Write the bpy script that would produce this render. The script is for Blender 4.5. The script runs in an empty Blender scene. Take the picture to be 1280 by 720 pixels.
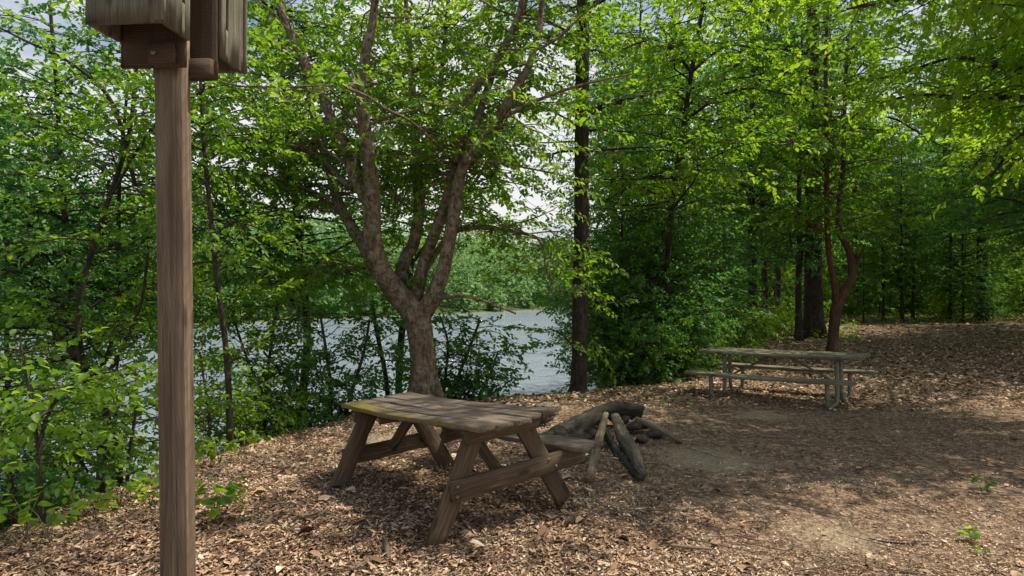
import bpy, math, random
import numpy as np
R = math.radians
SC = bpy.context.scene
COL = SC.collection
rng = np.random.default_rng(11)
EYE = 1.64
F, HOR = 792.0, 366.0

def at(px, py, Y):
    """the world point seen at this place of the photograph at distance Y in front of the camera"""
    return np.array([(px - 640) / F * Y, Y, EYE + (HOR - py) / F * Y])

# ------------------------------------------------------------------ terrain
BANK = np.array([(-12,-60),(-7,-25),(-4.6,-6),(-3.9,0),(-3.6,4.3),(-3.6,5.8),(-3.3,7.2),(-2.7,8.6),(-1.5,10.3),(1.15,11.6),(2.6,12.6),(4.6,15.5),
                 (7.4,24),(10.5,36),(16,62),(40,130),(90,240),(200,420)], float)
def bank_d(x, y):
    """signed distance to the top of the bank, positive on the lake side"""
    x = np.asarray(x, float); y = np.asarray(y, float)
    best = np.full(x.shape, 1e9); sg = np.zeros(x.shape)
    for a, b in zip(BANK[:-1], BANK[1:]):
        ab = b - a; L2 = ab @ ab
        t = np.clip(((x-a[0])*ab[0] + (y-a[1])*ab[1]) / L2, 0, 1)
        dx = x - a[0] - t*ab[0]; dy = y - a[1] - t*ab[1]
        d = np.hypot(dx, dy); c = ab[0]*(y-a[1]) - ab[1]*(x-a[0])
        m = d < best
        best = np.where(m, d, best); sg = np.where(m, np.sign(c), sg)
    return best * sg
def far_d(x, y):
    n = np.array([-1.516, 1.0]); n = n / np.hypot(*n)
    return (np.asarray(x) + 43) * n[0] + (np.asarray(y) - 75) * n[1]
def wob(x, y):
    return (np.sin(x*1.3+.4)*np.cos(y*1.1+1.7)*.5 + np.sin(x*2.9+y*1.7)*.28 + np.sin(x*.45-y*.6+2)*.9)
WATER = -2.5
def hgt(x, y):
    x = np.asarray(x, float); y = np.asarray(y, float)
    d = bank_d(x, y)
    k = .45
    sp = k*np.log1p(np.exp(np.clip(d/k, -30, 30)))
    h = -.55*np.minimum(sp, 6.4)
    fd = far_d(x, y)
    far = -3.5 + np.clip(fd+5, 0, 10)*.16 + np.clip(fd-6, 0, 160)*.12
    h = np.where(d > 6, np.maximum(h, far), h)
    dist = np.hypot(x-9, y-34)
    land = np.clip(-d/3, 0, 1)
    h = h + .022*wob(x*1.6, y*1.6) + .05*wob(x*.35, y*.35)*land*np.clip((np.hypot(x,y)-6)/8, 0, 1)
    h = h + np.clip((y-22)/30, 0, 1)*.55*land
    # the middle of the clearing lies a little lower near the far table, higher by the first one
    h = h - .07*np.exp(-((x-4.3)**2+(y-10)**2)/9)
    return h

# ------------------------------------------------------------------ mesh helpers
class MB:
    def __init__(s): s.v=[]; s.q=[]; s.t=[]; s.g=[]; s.n=0
    def add(s, V, Q=None, T=None, G=None):
        V = np.asarray(V, float).reshape(-1, 3)
        if Q is not None and len(Q): s.q.append(np.asarray(Q, int) + s.n)
        if T is not None and len(T): s.t.append(np.asarray(T, int) + s.n)
        s.v.append(V); s.g.append(np.zeros_like(V) if G is None else np.asarray(G, float)); s.n += len(V)
    def build(s, name, mat, parent=None, smooth=False, origin=None, grain=False):
        V = np.concatenate(s.v)
        if origin is not None: V = V - np.asarray(origin)
        me = bpy.data.meshes.new(name)
        loops = []; starts = []; tot = []; o = 0
        for lst, k in ((s.q, 4), (s.t, 3)):
            if lst:
                A = np.concatenate(lst)
                loops.append(A.ravel()); starts.append(o + np.arange(len(A))*k); tot.append(np.full(len(A), k)); o += A.size
        loops = np.concatenate(loops); starts = np.concatenate(starts); tot = np.concatenate(tot)
        me.vertices.add(len(V)); me.vertices.foreach_set('co', V.astype(np.float32).ravel())
        me.loops.add(len(loops)); me.loops.foreach_set('vertex_index', loops.astype(np.int32))
        me.polygons.add(len(starts)); me.polygons.foreach_set('loop_start', starts.astype(np.int32))
        me.polygons.foreach_set('loop_total', tot.astype(np.int32))
        if smooth: me.polygons.foreach_set('use_smooth', np.ones(len(starts), bool))
        if grain:
            a = me.attributes.new('grain', 'FLOAT_VECTOR', 'POINT')
            a.data.foreach_set('vector', np.concatenate(s.g).astype(np.float32).ravel())
        me.update(calc_edges=True); me.validate()
        me.materials.append(mat)
        ob = bpy.data.objects.new(name, me); COL.objects.link(ob)
        if parent is not None: ob.parent = parent
        elif origin is not None: ob.location = origin
        return ob

def tag(o, label=None, cat=None, group=None, kind=None):
    if label: o['label'] = label
    if cat: o['category'] = cat
    if group: o['group'] = group
    if kind: o['kind'] = kind
    return o
def empty(name, loc, label, cat, group=None, rz=0):
    o = bpy.data.objects.new(name, None); COL.objects.link(o)
    o.location = loc; o.rotation_euler = (0, 0, rz); o.empty_display_size = .2
    return tag(o, label, cat, group)
def copy_thing(root, loc, rz, scale=1., label=None, group=None):
    r = root.copy(); COL.objects.link(r); r.location = loc; r.rotation_euler = (0, 0, rz)
    s = scale if isinstance(scale, tuple) else (scale,)*3
    r.scale = s
    if label: r['label'] = label
    if group: r['group'] = group
    for ch in root.children:
        c = ch.copy(); COL.objects.link(c); c.parent = r
    return r
def unit(v): v = np.asarray(v, float); return v/(np.linalg.norm(v)+1e-12)

def curve(pts, n):
    """Catmull-Rom through the points"""
    P = np.asarray(pts, float)
    P = np.vstack([2*P[0]-P[1], P, 2*P[-1]-P[-2]])
    m = len(P)-3; u = np.linspace(0, m, n); i = np.minimum(u.astype(int), m-1); t = (u-i)[:, None]
    a, b, c, d = P[i], P[i+1], P[i+2], P[i+3]
    return .5*((2*b)+(-a+c)*t+(2*a-5*b+4*c-d)*t*t+(-a+3*b-3*c+d)*t**3)

def tube(mb, pts, rad, seg=10, bump=0., r=None, cap=True, grain=True, flat=None):
    P = np.asarray(pts, float); n = len(P); rad = np.broadcast_to(np.asarray(rad, float), (n,)) if np.ndim(rad) == 0 or len(np.atleast_1d(rad)) == n else np.interp(np.linspace(0,1,n), np.linspace(0,1,len(rad)), rad)
    T = np.gradient(P, axis=0); T /= np.linalg.norm(T, axis=1)[:, None]+1e-12
    ref = np.array([0, 0, 1.]) if abs(T[0][2]) < .9 else np.array([1., 0, 0])
    A = np.zeros_like(P); a = unit(np.cross(T[0], ref))
    for i in range(n):
        a = unit(a - T[i]*(a@T[i])); A[i] = a
    B = np.cross(T, A)
    th = np.linspace(0, 2*np.pi, seg, endpoint=False)
    rr = np.repeat(rad[:, None], seg, 1)
    if bump:
        r = r or rng
        ph = r.uniform(0, 6.3, 3); s = np.concatenate([[0], np.cumsum(np.linalg.norm(np.diff(P, axis=0), axis=1))])
        rr = rr*(1+bump*(.5*np.sin(3*th[None]+ph[0]+s[:, None]*2.3)+.35*np.sin(2*th[None]+ph[1]-s[:, None]*4.1)+.4*r.normal(0, .5, rr.shape)))
    c, sn = np.cos(th), np.sin(th)
    V = P[:, None]+rr[..., None]*(c[None, :, None]*A[:, None]+sn[None, :, None]*B[:, None])
    i = np.arange(n-1)[:, None]*seg; j = np.arange(seg)[None]; j2 = (j+1) % seg
    Q = np.stack([i+j, i+j2, i+seg+j2, i+seg+j], -1).reshape(-1, 4)
    V = V.reshape(-1, 3)
    T3 = []
    if cap:
        V = np.vstack([V, P[0], P[-1]])
        k0, k1 = n*seg, n*seg+1; b = (n-1)*seg
        T3 = [(k0, (q+1) % seg, q) for q in range(seg)]+[(k1, b+q, b+(q+1) % seg) for q in range(seg)]
    L = np.concatenate([[0], np.cumsum(np.linalg.norm(np.diff(P, axis=0), axis=1))])
    G = np.stack([np.repeat(L, seg), np.tile(c, n)*np.repeat(rad, seg), np.tile(sn, n)*np.repeat(rad, seg)], 1)
    if cap: G = np.vstack([G, G[0], G[-1]])
    G = G + np.array([(r or rng).uniform(0, 20), 0, 0])
    mb.add(V, Q, T3, G)

def board(mb, p0, p1, w, t, up, n=10, wear=.002, sag=0., r=None, bev=.006, bend=None):
    """a plank from p0 to p1, w across, t thick along up; worn edges"""
    r = r or rng
    p0, p1 = np.asarray(p0, float), np.asarray(p1, float)
    X = unit(p1-p0); Z = unit(np.asarray(up, float)-X*(np.asarray(up, float)@X)); Y = np.cross(Z, X)
    L = np.linalg.norm(p1-p0)
    b = bev
    cs = np.array([(-w/2+b, -t/2), (w/2-b, -t/2), (w/2, -t/2+b), (w/2, t/2-b), (w/2-b, t/2), (w/6, t/2), (-w/6, t/2), (-w/2+b, t/2), (-w/2, t/2-b), (-w/2, -t/2+b)])
    k = len(cs); xs = np.linspace(0, L, n+1)
    J = r.normal(0, wear, (n+1, k, 2))
    V = []
    G = []
    off = r.uniform(0, 30, 3)
    for i, x in enumerate(xs):
        s = -sag*4*(x/L)*(1-x/L)
        endj = r.normal(0, wear*2.5, k) if i in (0, n) else np.zeros(k)
        for j in range(k):
            y, z = cs[j]+J[i, j]
            extra = bend(x/L, y, z) if bend else 0
            V.append(p0+X*(x+endj[j])+Y*y+Z*(z+s+extra)); G.append((x+off[0], y+off[1], z+off[2]))
    c0, c1 = len(V), len(V)+1
    V.append(p0.copy()+Z*0); V.append(p1.copy()); G.append((off[0], off[1], off[2])); G.append((L+off[0], off[1], off[2]))
    if bend:
        V[c0] = p0+Z*bend(0, 0, 0); V[c1] = p1+Z*bend(1, 0, 0)
    Q = []
    for i in range(n):
        for j in range(k):
            j2 = (j+1) % k
            Q.append((i*k+j, i*k+j2, (i+1)*k+j2, (i+1)*k+j))
    T3 = [(c0, (j+1) % k, j) for j in range(k)]+[(c1, n*k+j, n*k+(j+1) % k) for j in range(k)]
    mb.add(V, Q, T3, G)

# ------------------------------------------------------------------ materials
def new_mat(name):
    m = bpy.data.materials.new(name); m.use_nodes = True
    nt = m.node_tree; nt.nodes.clear()
    return m, nt
def N(nt, typ, **kw):
    n = nt.nodes.new(typ)
    for k, v in kw.items():
        if k.startswith('_'): setattr(n, k[1:], v)
    for k, v in kw.items():
        if not k.startswith('_'):
            key = k.replace('__', ' ')
            n.inputs[key].default_value = v
    return n
def ramp(nt, fac, stops, interp='LINEAR'):
    n = nt.nodes.new('ShaderNodeValToRGB'); cr = n.color_ramp; cr.interpolation = interp
    while len(cr.elements) > 1: cr.elements.remove(cr.elements[-1])
    cr.elements[0].position = stops[0][0]; cr.elements[0].color = (*stops[0][1], 1)
    for p, c in stops[1:]:
        e = cr.elements.new(p); e.color = (*c, 1)
    nt.links.new(fac, n.inputs[0]); return n.outputs[0]
def mixc(nt, f, a, b, mode='MIX'):
    n = nt.nodes.new('ShaderNodeMix'); n.data_type = 'RGBA'; n.blend_type = mode
    for sock, v in ((n.inputs[0], f), (n.inputs[6], a), (n.inputs[7], b)):
        if hasattr(v, 'links'): nt.links.new(v, sock)
        elif isinstance(v, (int, float)): sock.default_value = v
        else: sock.default_value = (*v, 1)
    return n.outputs[2]
def mathn(nt, op, a, b=None):
    n = nt.nodes.new('ShaderNodeMath'); n.operation = op
    for i, v in enumerate((a, b)):
        if v is None: continue
        if hasattr(v, 'links'): nt.links.new(v, n.inputs[i])
        else: n.inputs[i].default_value = v
    return n.outputs[0]
def noise(nt, vec, scale, detail=4, rough=.55, dist=0., col=False):
    n = nt.nodes.new('ShaderNodeTexNoise'); n.inputs['Scale'].default_value = scale; n.inputs['Detail'].default_value = detail
    n.inputs['Roughness'].default_value = rough; n.inputs['Distortion'].default_value = dist
    if vec is not None: nt.links.new(vec, n.inputs['Vector'])
    return n.outputs['Color' if col else 'Fac']
def mapping(nt, vec, scale=(1,1,1), rot=(0,0,0), loc=(0,0,0)):
    n = nt.nodes.new('ShaderNodeMapping'); n.inputs['Scale'].default_value = scale; n.inputs['Rotation'].default_value = rot; n.inputs['Location'].default_value = loc
    nt.links.new(vec, n.inputs['Vector']); return n.outputs[0]
def bump(nt, h, strength, dist=.01, nrm=None):
    n = nt.nodes.new('ShaderNodeBump'); n.inputs['Strength'].default_value = strength; n.inputs['Distance'].default_value = dist
    nt.links.new(h, n.inputs['Height'])
    if nrm: nt.links.new(nrm, n.inputs['Normal'])
    return n.outputs[0]
def principled(nt, color, rough=.8, nrm=None, spec=.3, **kw):
    p = nt.nodes.new('ShaderNodeBsdfPrincipled')
    if hasattr(color, 'links'): nt.links.new(color, p.inputs['Base Color'])
    else: p.inputs['Base Color'].default_value = (*color, 1)
    if hasattr(rough, 'links'): nt.links.new(rough, p.inputs['Roughness'])
    else: p.inputs['Roughness'].default_value = rough
    p.inputs['Specular IOR Level'].default_value = spec
    if nrm: nt.links.new(nrm, p.inputs['Normal'])
    for k, v in kw.items(): p.inputs[k.replace('__', ' ')].default_value = v
    return p.outputs[0]
def out(nt, sh):
    o = nt.nodes.new('ShaderNodeOutputMaterial'); nt.links.new(sh, o.inputs['Surface'])
def pos(nt): return nt.nodes.new('ShaderNodeNewGeometry').outputs['Position']

def leaf_mat(name, stops, tstops, tf=.5, gloss=.018, rough=.45):
    m, nt = new_mat(name)
    g = nt.nodes.new('ShaderNodeNewGeometry')
    oi = nt.nodes.new('ShaderNodeObjectInfo')
    cl = noise(nt, g.outputs['Position'], .55, 3)
    f = mathn(nt, 'ADD', mathn(nt, 'MULTIPLY', g.outputs['Random Per Island'], .55), mathn(nt, 'MULTIPLY', cl, .6))
    f = mathn(nt, 'ADD', mathn(nt, 'SUBTRACT', f, .12), mathn(nt, 'MULTIPLY', mathn(nt, 'SUBTRACT', oi.outputs['Random'], .5), .18))
    c1 = ramp(nt, f, stops); c2 = ramp(nt, f, tstops)
    d = nt.nodes.new('ShaderNodeBsdfDiffuse'); nt.links.new(c1, d.inputs['Color'])
    t = nt.nodes.new('ShaderNodeBsdfTranslucent'); nt.links.new(c2, t.inputs['Color'])
    mx = nt.nodes.new('ShaderNodeMixShader'); mx.inputs[0].default_value = tf
    nt.links.new(d.outputs[0], mx.inputs[1]); nt.links.new(t.outputs[0], mx.inputs[2])
    gl = nt.nodes.new('ShaderNodeBsdfGlossy'); gl.inputs['Roughness'].default_value = rough; gl.inputs['Color'].default_value = (.95, 1, .9, 1)
    mx2 = nt.nodes.new('ShaderNodeMixShader'); mx2.inputs[0].default_value = gloss
    nt.links.new(mx.outputs[0], mx2.inputs[1]); nt.links.new(gl.outputs[0], mx2.inputs[2])
    out(nt, mx2.outputs[0]); return m
LEAF = leaf_mat('beech_leaf', [(.1,(.038,.09,.018)),(.5,(.085,.17,.022)),(.9,(.19,.28,.03))], [(.1,(.16,.36,.022)),(.5,(.36,.64,.03)),(.9,(.64,.82,.04))])
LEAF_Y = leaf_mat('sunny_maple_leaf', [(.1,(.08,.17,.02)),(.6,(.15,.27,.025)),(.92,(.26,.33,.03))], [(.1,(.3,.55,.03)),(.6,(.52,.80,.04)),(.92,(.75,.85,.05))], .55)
LEAF_D = leaf_mat('dark_green_leaf', [(.1,(.035,.095,.036)),(.5,(.07,.16,.045)),(.9,(.13,.23,.045))], [(.1,(.10,.29,.05)),(.5,(.2,.48,.06)),(.9,(.36,.64,.06))], .45)  # darker teal green of the foliage itself, hemlock-like
LEAF_HAZE = leaf_mat('hazy_far_leaf', [(.1,(.10,.18,.09)),(.5,(.17,.29,.11)),(.9,(.28,.40,.14))], [(.1,(.2,.38,.12)),(.5,(.32,.55,.16)),(.9,(.45,.66,.2))], .4)  # distance haze painted in as a paler, bluer leaf colour

def bark_mat(name, dark, mid, light, patch=.5, ridges=True, green=.0):
    m, nt = new_mat(name)
    p = pos(nt)
    st = mapping(nt, p, (1, 1, .22) if ridges else (1, 1, .6))
    n1 = noise(nt, st, 26, 5, .65); n2 = noise(nt, p, 9, 6, .68, .6); n3 = noise(nt, mapping(nt, p, (1, 1, .5)), 60, 3)
    c = ramp(nt, n1, [(.3, dark), (.55, mid), (.8, light)])
    c = mixc(nt, mathn(nt, 'MULTIPLY', ramp(nt, n2, [(.5-.06*patch, (0,0,0)), (.6, (1,1,1))]), patch), c, light)
    c = mixc(nt, mathn(nt, 'MULTIPLY', ramp(nt, noise(nt, p, 16, 5, .7), [(.38, (1,1,1)), (.46, (0,0,0))]), .6), c, dark)
    if green:
        c = mixc(nt, mathn(nt, 'MULTIPLY', ramp(nt, noise(nt, p, 2.2, 3), [(.5,(0,0,0)),(.65,(1,1,1))]), green), c, (.06,.085,.03))
    h = mathn(nt, 'ADD', n1, mathn(nt, 'MULTIPLY', n3, .35))
    out(nt, principled(nt, c, .9, bump(nt, h, .9, .02), .15)); return m
BARK = bark_mat('beech_bark', (.04,.027,.02), (.18,.13,.095), (.40,.32,.25), .6, True, .25)
BARK_P = bark_mat('pine_bark', (.018,.015,.014), (.055,.044,.038), (.14,.12,.10), .2, True, .1)
BARK_W = bark_mat('wood_trunk_bark', (.018,.014,.012), (.06,.045,.036), (.13,.1,.08), .3, True, .3)
BARK_R = bark_mat('reddish_bark', (.05,.028,.02), (.13,.07,.05), (.2,.13,.1), .2, True)
TWIG = bark_mat('twig_bark', (.08,.06,.045), (.2,.16,.12), (.32,.27,.21), .3, False)

def wood_mat(name, dark, mid, light, moss=0., green=0., rough=.85, moss_edge=None, pale_end=None, grain_scale=1.):
    m, nt = new_mat(name)
    a = nt.nodes.new('ShaderNodeAttribute'); a.attribute_name = 'grain'
    v = a.outputs['Vector']; gs = grain_scale
    n1 = noise(nt, mapping(nt, v, (1.6*gs, 40*gs, 40*gs)), 1.8, 6, .65, .6)
    n2 = noise(nt, mapping(nt, v, (.8, 6, 6)), 1.5, 4, .6, .5)
    n3 = noise(nt, mapping(nt, v, (8, 160, 160)), 1.2, 3)
    c = ramp(nt, n1, [(.3, dark), (.5, mid), (.72, light)])
    c = mixc(nt, ramp(nt, n2, [(.38, (0,0,0)), (.62, (1,1,1))]), c, mixc(nt, .55, c, dark))
    wv = nt.nodes.new('ShaderNodeTexWave'); wv.wave_type = 'BANDS'; wv.bands_direction = 'Y'; wv.wave_profile = 'SAW'
    wv.inputs['Scale'].default_value = 7.; wv.inputs['Distortion'].default_value = 5.; wv.inputs['Detail'].default_value = 2.; wv.inputs['Detail Scale'].default_value = .35
    nt.links.new(mapping(nt, v, (.9, 3, 3), (.2, .1, .5)), wv.inputs['Vector'])
    c = mixc(nt, mathn(nt, 'MULTIPLY', wv.outputs['Fac'], .42), c, mixc(nt, .75, c, tuple(x*.7 for x in dark)))
    vo = nt.nodes.new('ShaderNodeTexVoronoi'); vo.inputs['Scale'].default_value = 1.; nt.links.new(mapping(nt, v, (2.6, 8, 8)), vo.inputs['Vector'])
    knot = ramp(nt, vo.outputs['Distance'], [(.11, (1,1,1)), (.2, (0,0,0))])
    c = mixc(nt, mathn(nt, 'MULTIPLY', knot, .7), c, tuple(x*.4 for x in dark))
    p = pos(nt)
    if green:
        c = mixc(nt, mathn(nt, 'MULTIPLY', ramp(nt, noise(nt, p, 3.5, 5, .65), [(.42,(0,0,0)),(.6,(1,1,1))]), green), c, (.075,.085,.045))
    if moss:
        tc = nt.nodes.new('ShaderNodeTexCoord'); sep = nt.nodes.new('ShaderNodeSeparateXYZ'); nt.links.new(tc.outputs['Object'], sep.inputs[0])
        e = mathn(nt, 'ADD', mathn(nt, 'MULTIPLY', sep.outputs['Y'], .9), mathn(nt, 'MULTIPLY', sep.outputs['X'], .12))
        k = mathn(nt, 'ADD', mathn(nt, 'ADD', noise(nt, tc.outputs['Object'], 5, 7, .8), mathn(nt, 'MULTIPLY', noise(nt, tc.outputs['Object'], 38, 3), .25)), e)
        c = mixc(nt, mathn(nt, 'MULTIPLY', ramp(nt, k, [(.84,(0,0,0)),(1.0,(1,1,1))]), moss), c, mixc(nt, noise(nt, p, 60, 3), (.10,.09,.015), (.25,.21,.03)))
    h = mathn(nt, 'ADD', mathn(nt, 'ADD', n1, mathn(nt, 'MULTIPLY', n3, .4)), mathn(nt, 'MULTIPLY', knot, -.6))
    ck = ramp(nt, noise(nt, mapping(nt, v, (1.1, 55, 55)), 1.6, 3, .5, .3), [(.30, (.3,.3,.3)), (.35, (1,1,1))])
    c = mixc(nt, .75, c, mixc(nt, ck, tuple(x*.35 for x in dark), c)); h = mathn(nt, 'ADD', h, mathn(nt, 'MULTIPLY', ck, .8))
    out(nt, principled(nt, c, rough, bump(nt, h, .9, .006), .2)); return m
W_OLD = wood_mat('old_table_wood', (.06,.04,.027), (.165,.11,.072), (.29,.21,.145), green=.25)
W_TOP = wood_mat('old_tabletop_wood', (.10,.074,.056), (.26,.20,.15), (.44,.36,.28), moss=.8)
W_GREY = wood_mat('weathered_grey_green_wood', (.12,.10,.07), (.28,.25,.18), (.47,.43,.33), green=.25)
W_POST = wood_mat('timber_post_wood', (.11,.078,.055), (.215,.155,.11), (.36,.275,.20), grain_scale=.45)
W_BOX = wood_mat('bat_box_wood', (.13,.115,.085), (.26,.235,.185), (.38,.35,.28), green=.3)
W_BOXIN = wood_mat('bat_box_inner_wood', (.06,.04,.028), (.14,.095,.068), (.22,.155,.11))
LOGM = wood_mat('barkless_log_wood', (.06,.045,.03), (.25,.20,.14), (.52,.44,.33), green=.3)
LOGD = wood_mat('dark_log_wood', (.014,.012,.010), (.055,.045,.036), (.22,.19,.15), green=.25)
LOGL = wood_mat('dry_branch_wood', (.12,.09,.055), (.32,.25,.165), (.5,.41,.29))
def stone_mat():
    m, nt = new_mat('fire_ring_stone'); p = pos(nt); oi = nt.nodes.new('ShaderNodeObjectInfo')
    n1 = noise(nt, p, 14, 6, .65); n2 = noise(nt, p, 70, 3)
    c = ramp(nt, n1, [(.3,(.025,.022,.02)),(.55,(.075,.06,.05)),(.75,(.15,.125,.105))])
    c = mixc(nt, mathn(nt,'MULTIPLY',oi.outputs['Random'],.45), c, (.09,.05,.035))
    out(nt, principled(nt, c, .9, bump(nt, mathn(nt,'ADD',n1,mathn(nt,'MULTIPLY',n2,.4)), .8, .02), .2)); return m
STONE = stone_mat()
def metal_mat():
    m, nt = new_mat('galvanised_pipe'); p = pos(nt); n1 = noise(nt, p, 18, 5, .6)
    c = ramp(nt, n1, [(.3,(.12,.12,.095)),(.6,(.25,.25,.21)),(.75,(.34,.34,.29))])
    out(nt, principled(nt, c, .55, bump(nt, n1, .3, .004), .5, Metallic=.45)); return m
METAL = metal_mat()
def bolt_mat():
    m, nt = new_mat('rusty_steel'); c = ramp(nt, noise(nt, pos(nt), 90, 3), [(.35,(.08,.05,.04)),(.6,(.34,.32,.3))])
    out(nt, principled(nt, c, .5, None, .5, Metallic=.6)); return m
BOLT = bolt_mat()

def ground_mat():
    m, nt = new_mat('woodland_floor'); p = pos(nt)
    big = noise(nt, p, .35, 4, .6); mid = noise(nt, p, 2.2, 5, .65, .3)
    fine = noise(nt, mapping(nt, p, (1, 1, .3), (0, 0, .5)), 34, 5, .7, 1.2)
    vo = nt.nodes.new('ShaderNodeTexVoronoi'); vo.inputs['Scale'].default_value = 24; vo.inputs['Randomness'].default_value = 1
    nv = nt.nodes.new('ShaderNodeVectorMath'); nv.operation = 'ADD'; nt.links.new(p, nv.inputs[0])
    sc = nt.nodes.new('ShaderNodeVectorMath'); sc.operation = 'SCALE'; sc.inputs['Scale'].default_value = .06
    nt.links.new(noise(nt, p, 9, 3, col=True), sc.inputs[0]); nt.links.new(sc.outputs[0], nv.inputs[1]); nt.links.new(nv.outputs[0], vo.inputs['Vector'])
    sepv = nt.nodes.new('ShaderNodeSeparateColor'); nt.links.new(vo.outputs['Color'], sepv.inputs[0])
    leafc = ramp(nt, sepv.outputs[0], [(0,(.06,.036,.023)),(.35,(.15,.093,.06)),(.6,(.27,.175,.115)),(.85,(.43,.305,.21)),(1,(.55,.42,.31))])
    soil = ramp(nt, fine, [(.3,(.055,.034,.022)),(.5,(.21,.138,.09)),(.66,(.42,.30,.205)),(.8,(.62,.47,.35))])
    c = mixc(nt, .45, leafc, soil)
    c = mixc(nt, mathn(nt,'MULTIPLY', ramp(nt, mid, [(.45,(0,0,0)),(.7,(1,1,1))]), .35), c, (.42,.31,.22))
    # trodden sandy spot by the fire ring, with a greenish tinge
    vd = nt.nodes.new('ShaderNodeVectorMath'); vd.operation = 'DISTANCE'; nt.links.new(p, vd.inputs[0]); vd.inputs[1].default_value = (1.95, 6.35, 0)
    sp = ramp(nt, mathn(nt,'ADD', vd.outputs['Value'], mathn(nt,'MULTIPLY', mid, .9)), [(.75,(1,1,1)),(1.25,(0,0,0))])
    for cx, cy, rr_ in ((-1.5, 7.0, .0), (.6, 9.2, .2), (2.2, 4.3, -.1), (3.4, 8.6, .1)):
        vq = nt.nodes.new('ShaderNodeVectorMath'); vq.operation = 'DISTANCE'; nt.links.new(p, vq.inputs[0]); vq.inputs[1].default_value = (cx, cy, 0)
        sq = ramp(nt, mathn(nt,'ADD', vq.outputs['Value'], mathn(nt,'MULTIPLY', mid, 1.2)), [(.72+rr_,(1,1,1)),(1.3+rr_,(0,0,0))])
        sp = mathn(nt,'MAXIMUM', sp, sq)
    c = mixc(nt, mathn(nt,'MULTIPLY', sp, .75), c, mixc(nt, fine, (.30,.235,.145), (.52,.42,.29)))
    # far side of the lake and beyond: grassy, leafy
    sx = nt.nodes.new('ShaderNodeSeparateXYZ'); nt.links.new(p, sx.inputs[0])
    far = ramp(nt, mathn(nt,'DIVIDE', sx.outputs['Y'], 100), [(.55,(0,0,0)),(.68,(1,1,1))])
    c = mixc(nt, far, c, mixc(nt, noise(nt, p, .3, 4), (.05,.09,.03), (.13,.15,.06)))
    shore = ramp(nt, mathn(nt,'ADD', mathn(nt,'MULTIPLY', sx.outputs['Z'], .1), .5), [(.252,(1,1,1)),(.27,(0,0,0))])
    c = mixc(nt, mathn(nt,'MULTIPLY', shore, far), c, (.2,.19,.09))
    h = mathn(nt,'ADD', mathn(nt,'MULTIPLY', fine, .6), mathn(nt,'MULTIPLY', vo.outputs['Distance'], 1.2))
    out(nt, principled(nt, c, .95, bump(nt, h, .9, .03), .1)); return m
def litter_mat():
    m, nt = new_mat('dry_leaf'); g = nt.nodes.new('ShaderNodeNewGeometry')
    n1 = noise(nt, g.outputs['Position'], 1.1, 3)
    n2 = noise(nt, g.outputs['Position'], 5.5, 4)
    f = mathn(nt,'ADD', mathn(nt,'MULTIPLY', g.outputs['Random Per Island'], .82), mathn(nt,'ADD', mathn(nt,'MULTIPLY', mathn(nt,'SUBTRACT', n1, .5), .9), mathn(nt,'MULTIPLY', mathn(nt,'SUBTRACT', n2, .45), .7)))
    c = ramp(nt, f, [(0,(.06,.032,.022)),(.25,(.21,.125,.077)),(.5,(.42,.27,.165)),(.75,(.63,.45,.30)),(.93,(.82,.65,.48)),(.985,(.86,.76,.64)),(1,(.8,.43,.08))])
    out(nt, principled(nt, c, .75, None, .25)); return m
def water_mat():
    m, nt = new_mat('lake_water'); p = pos(nt)
    n1 = noise(nt, mapping(nt, p, (.55, 1.5, 1), (0, 0, .25)), 1.5, 5, .62, .3); n2 = noise(nt, mapping(nt, p, (.1, .3, 1)), .6, 3)
    b = bump(nt, mathn(nt,'ADD', n1, mathn(nt,'MULTIPLY', n2, .6)), 1., .3)
    c = mixc(nt, n2, (.22,.28,.34), (.36,.42,.48))
    out(nt, principled(nt, c, .1, b, 1., IOR=1.4)); return m

# ------------------------------------------------------------------ ground and water
def make_ground():
    n = 330
    u = np.linspace(-1, 1, n); s = np.sinh(6.2*u)/math.sinh(6.2)
    X, Y = np.meshgrid(420*s, 420*s+6.0, indexing='ij')
    Z = hgt(X, Y)
    V = np.stack([X, Y, Z], -1).reshape(-1, 3)
    i = np.arange(n-1)[:, None]*n; j = np.arange(n-1)[None]
    Q = np.stack([i+j, i+n+j, i+n+j+1, i+j+1], -1).reshape(-1, 4)
    mb = MB(); mb.add(V, Q); g = mb.build('ground', ground_mat(), smooth=True)
    tag(g, 'leaf-strewn brown earth of the clearing and the shores around the lake', 'ground', kind='structure')
make_ground()
mb = MB(); mb.add([(-400,-60,WATER),(400,-60,WATER),(400,420,WATER),(-400,420,WATER)], [(0,1,2,3)])
tag(mb.build('water', water_mat()), 'rippled blue grey lake water beyond the bank', 'lake', kind='structure')

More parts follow.
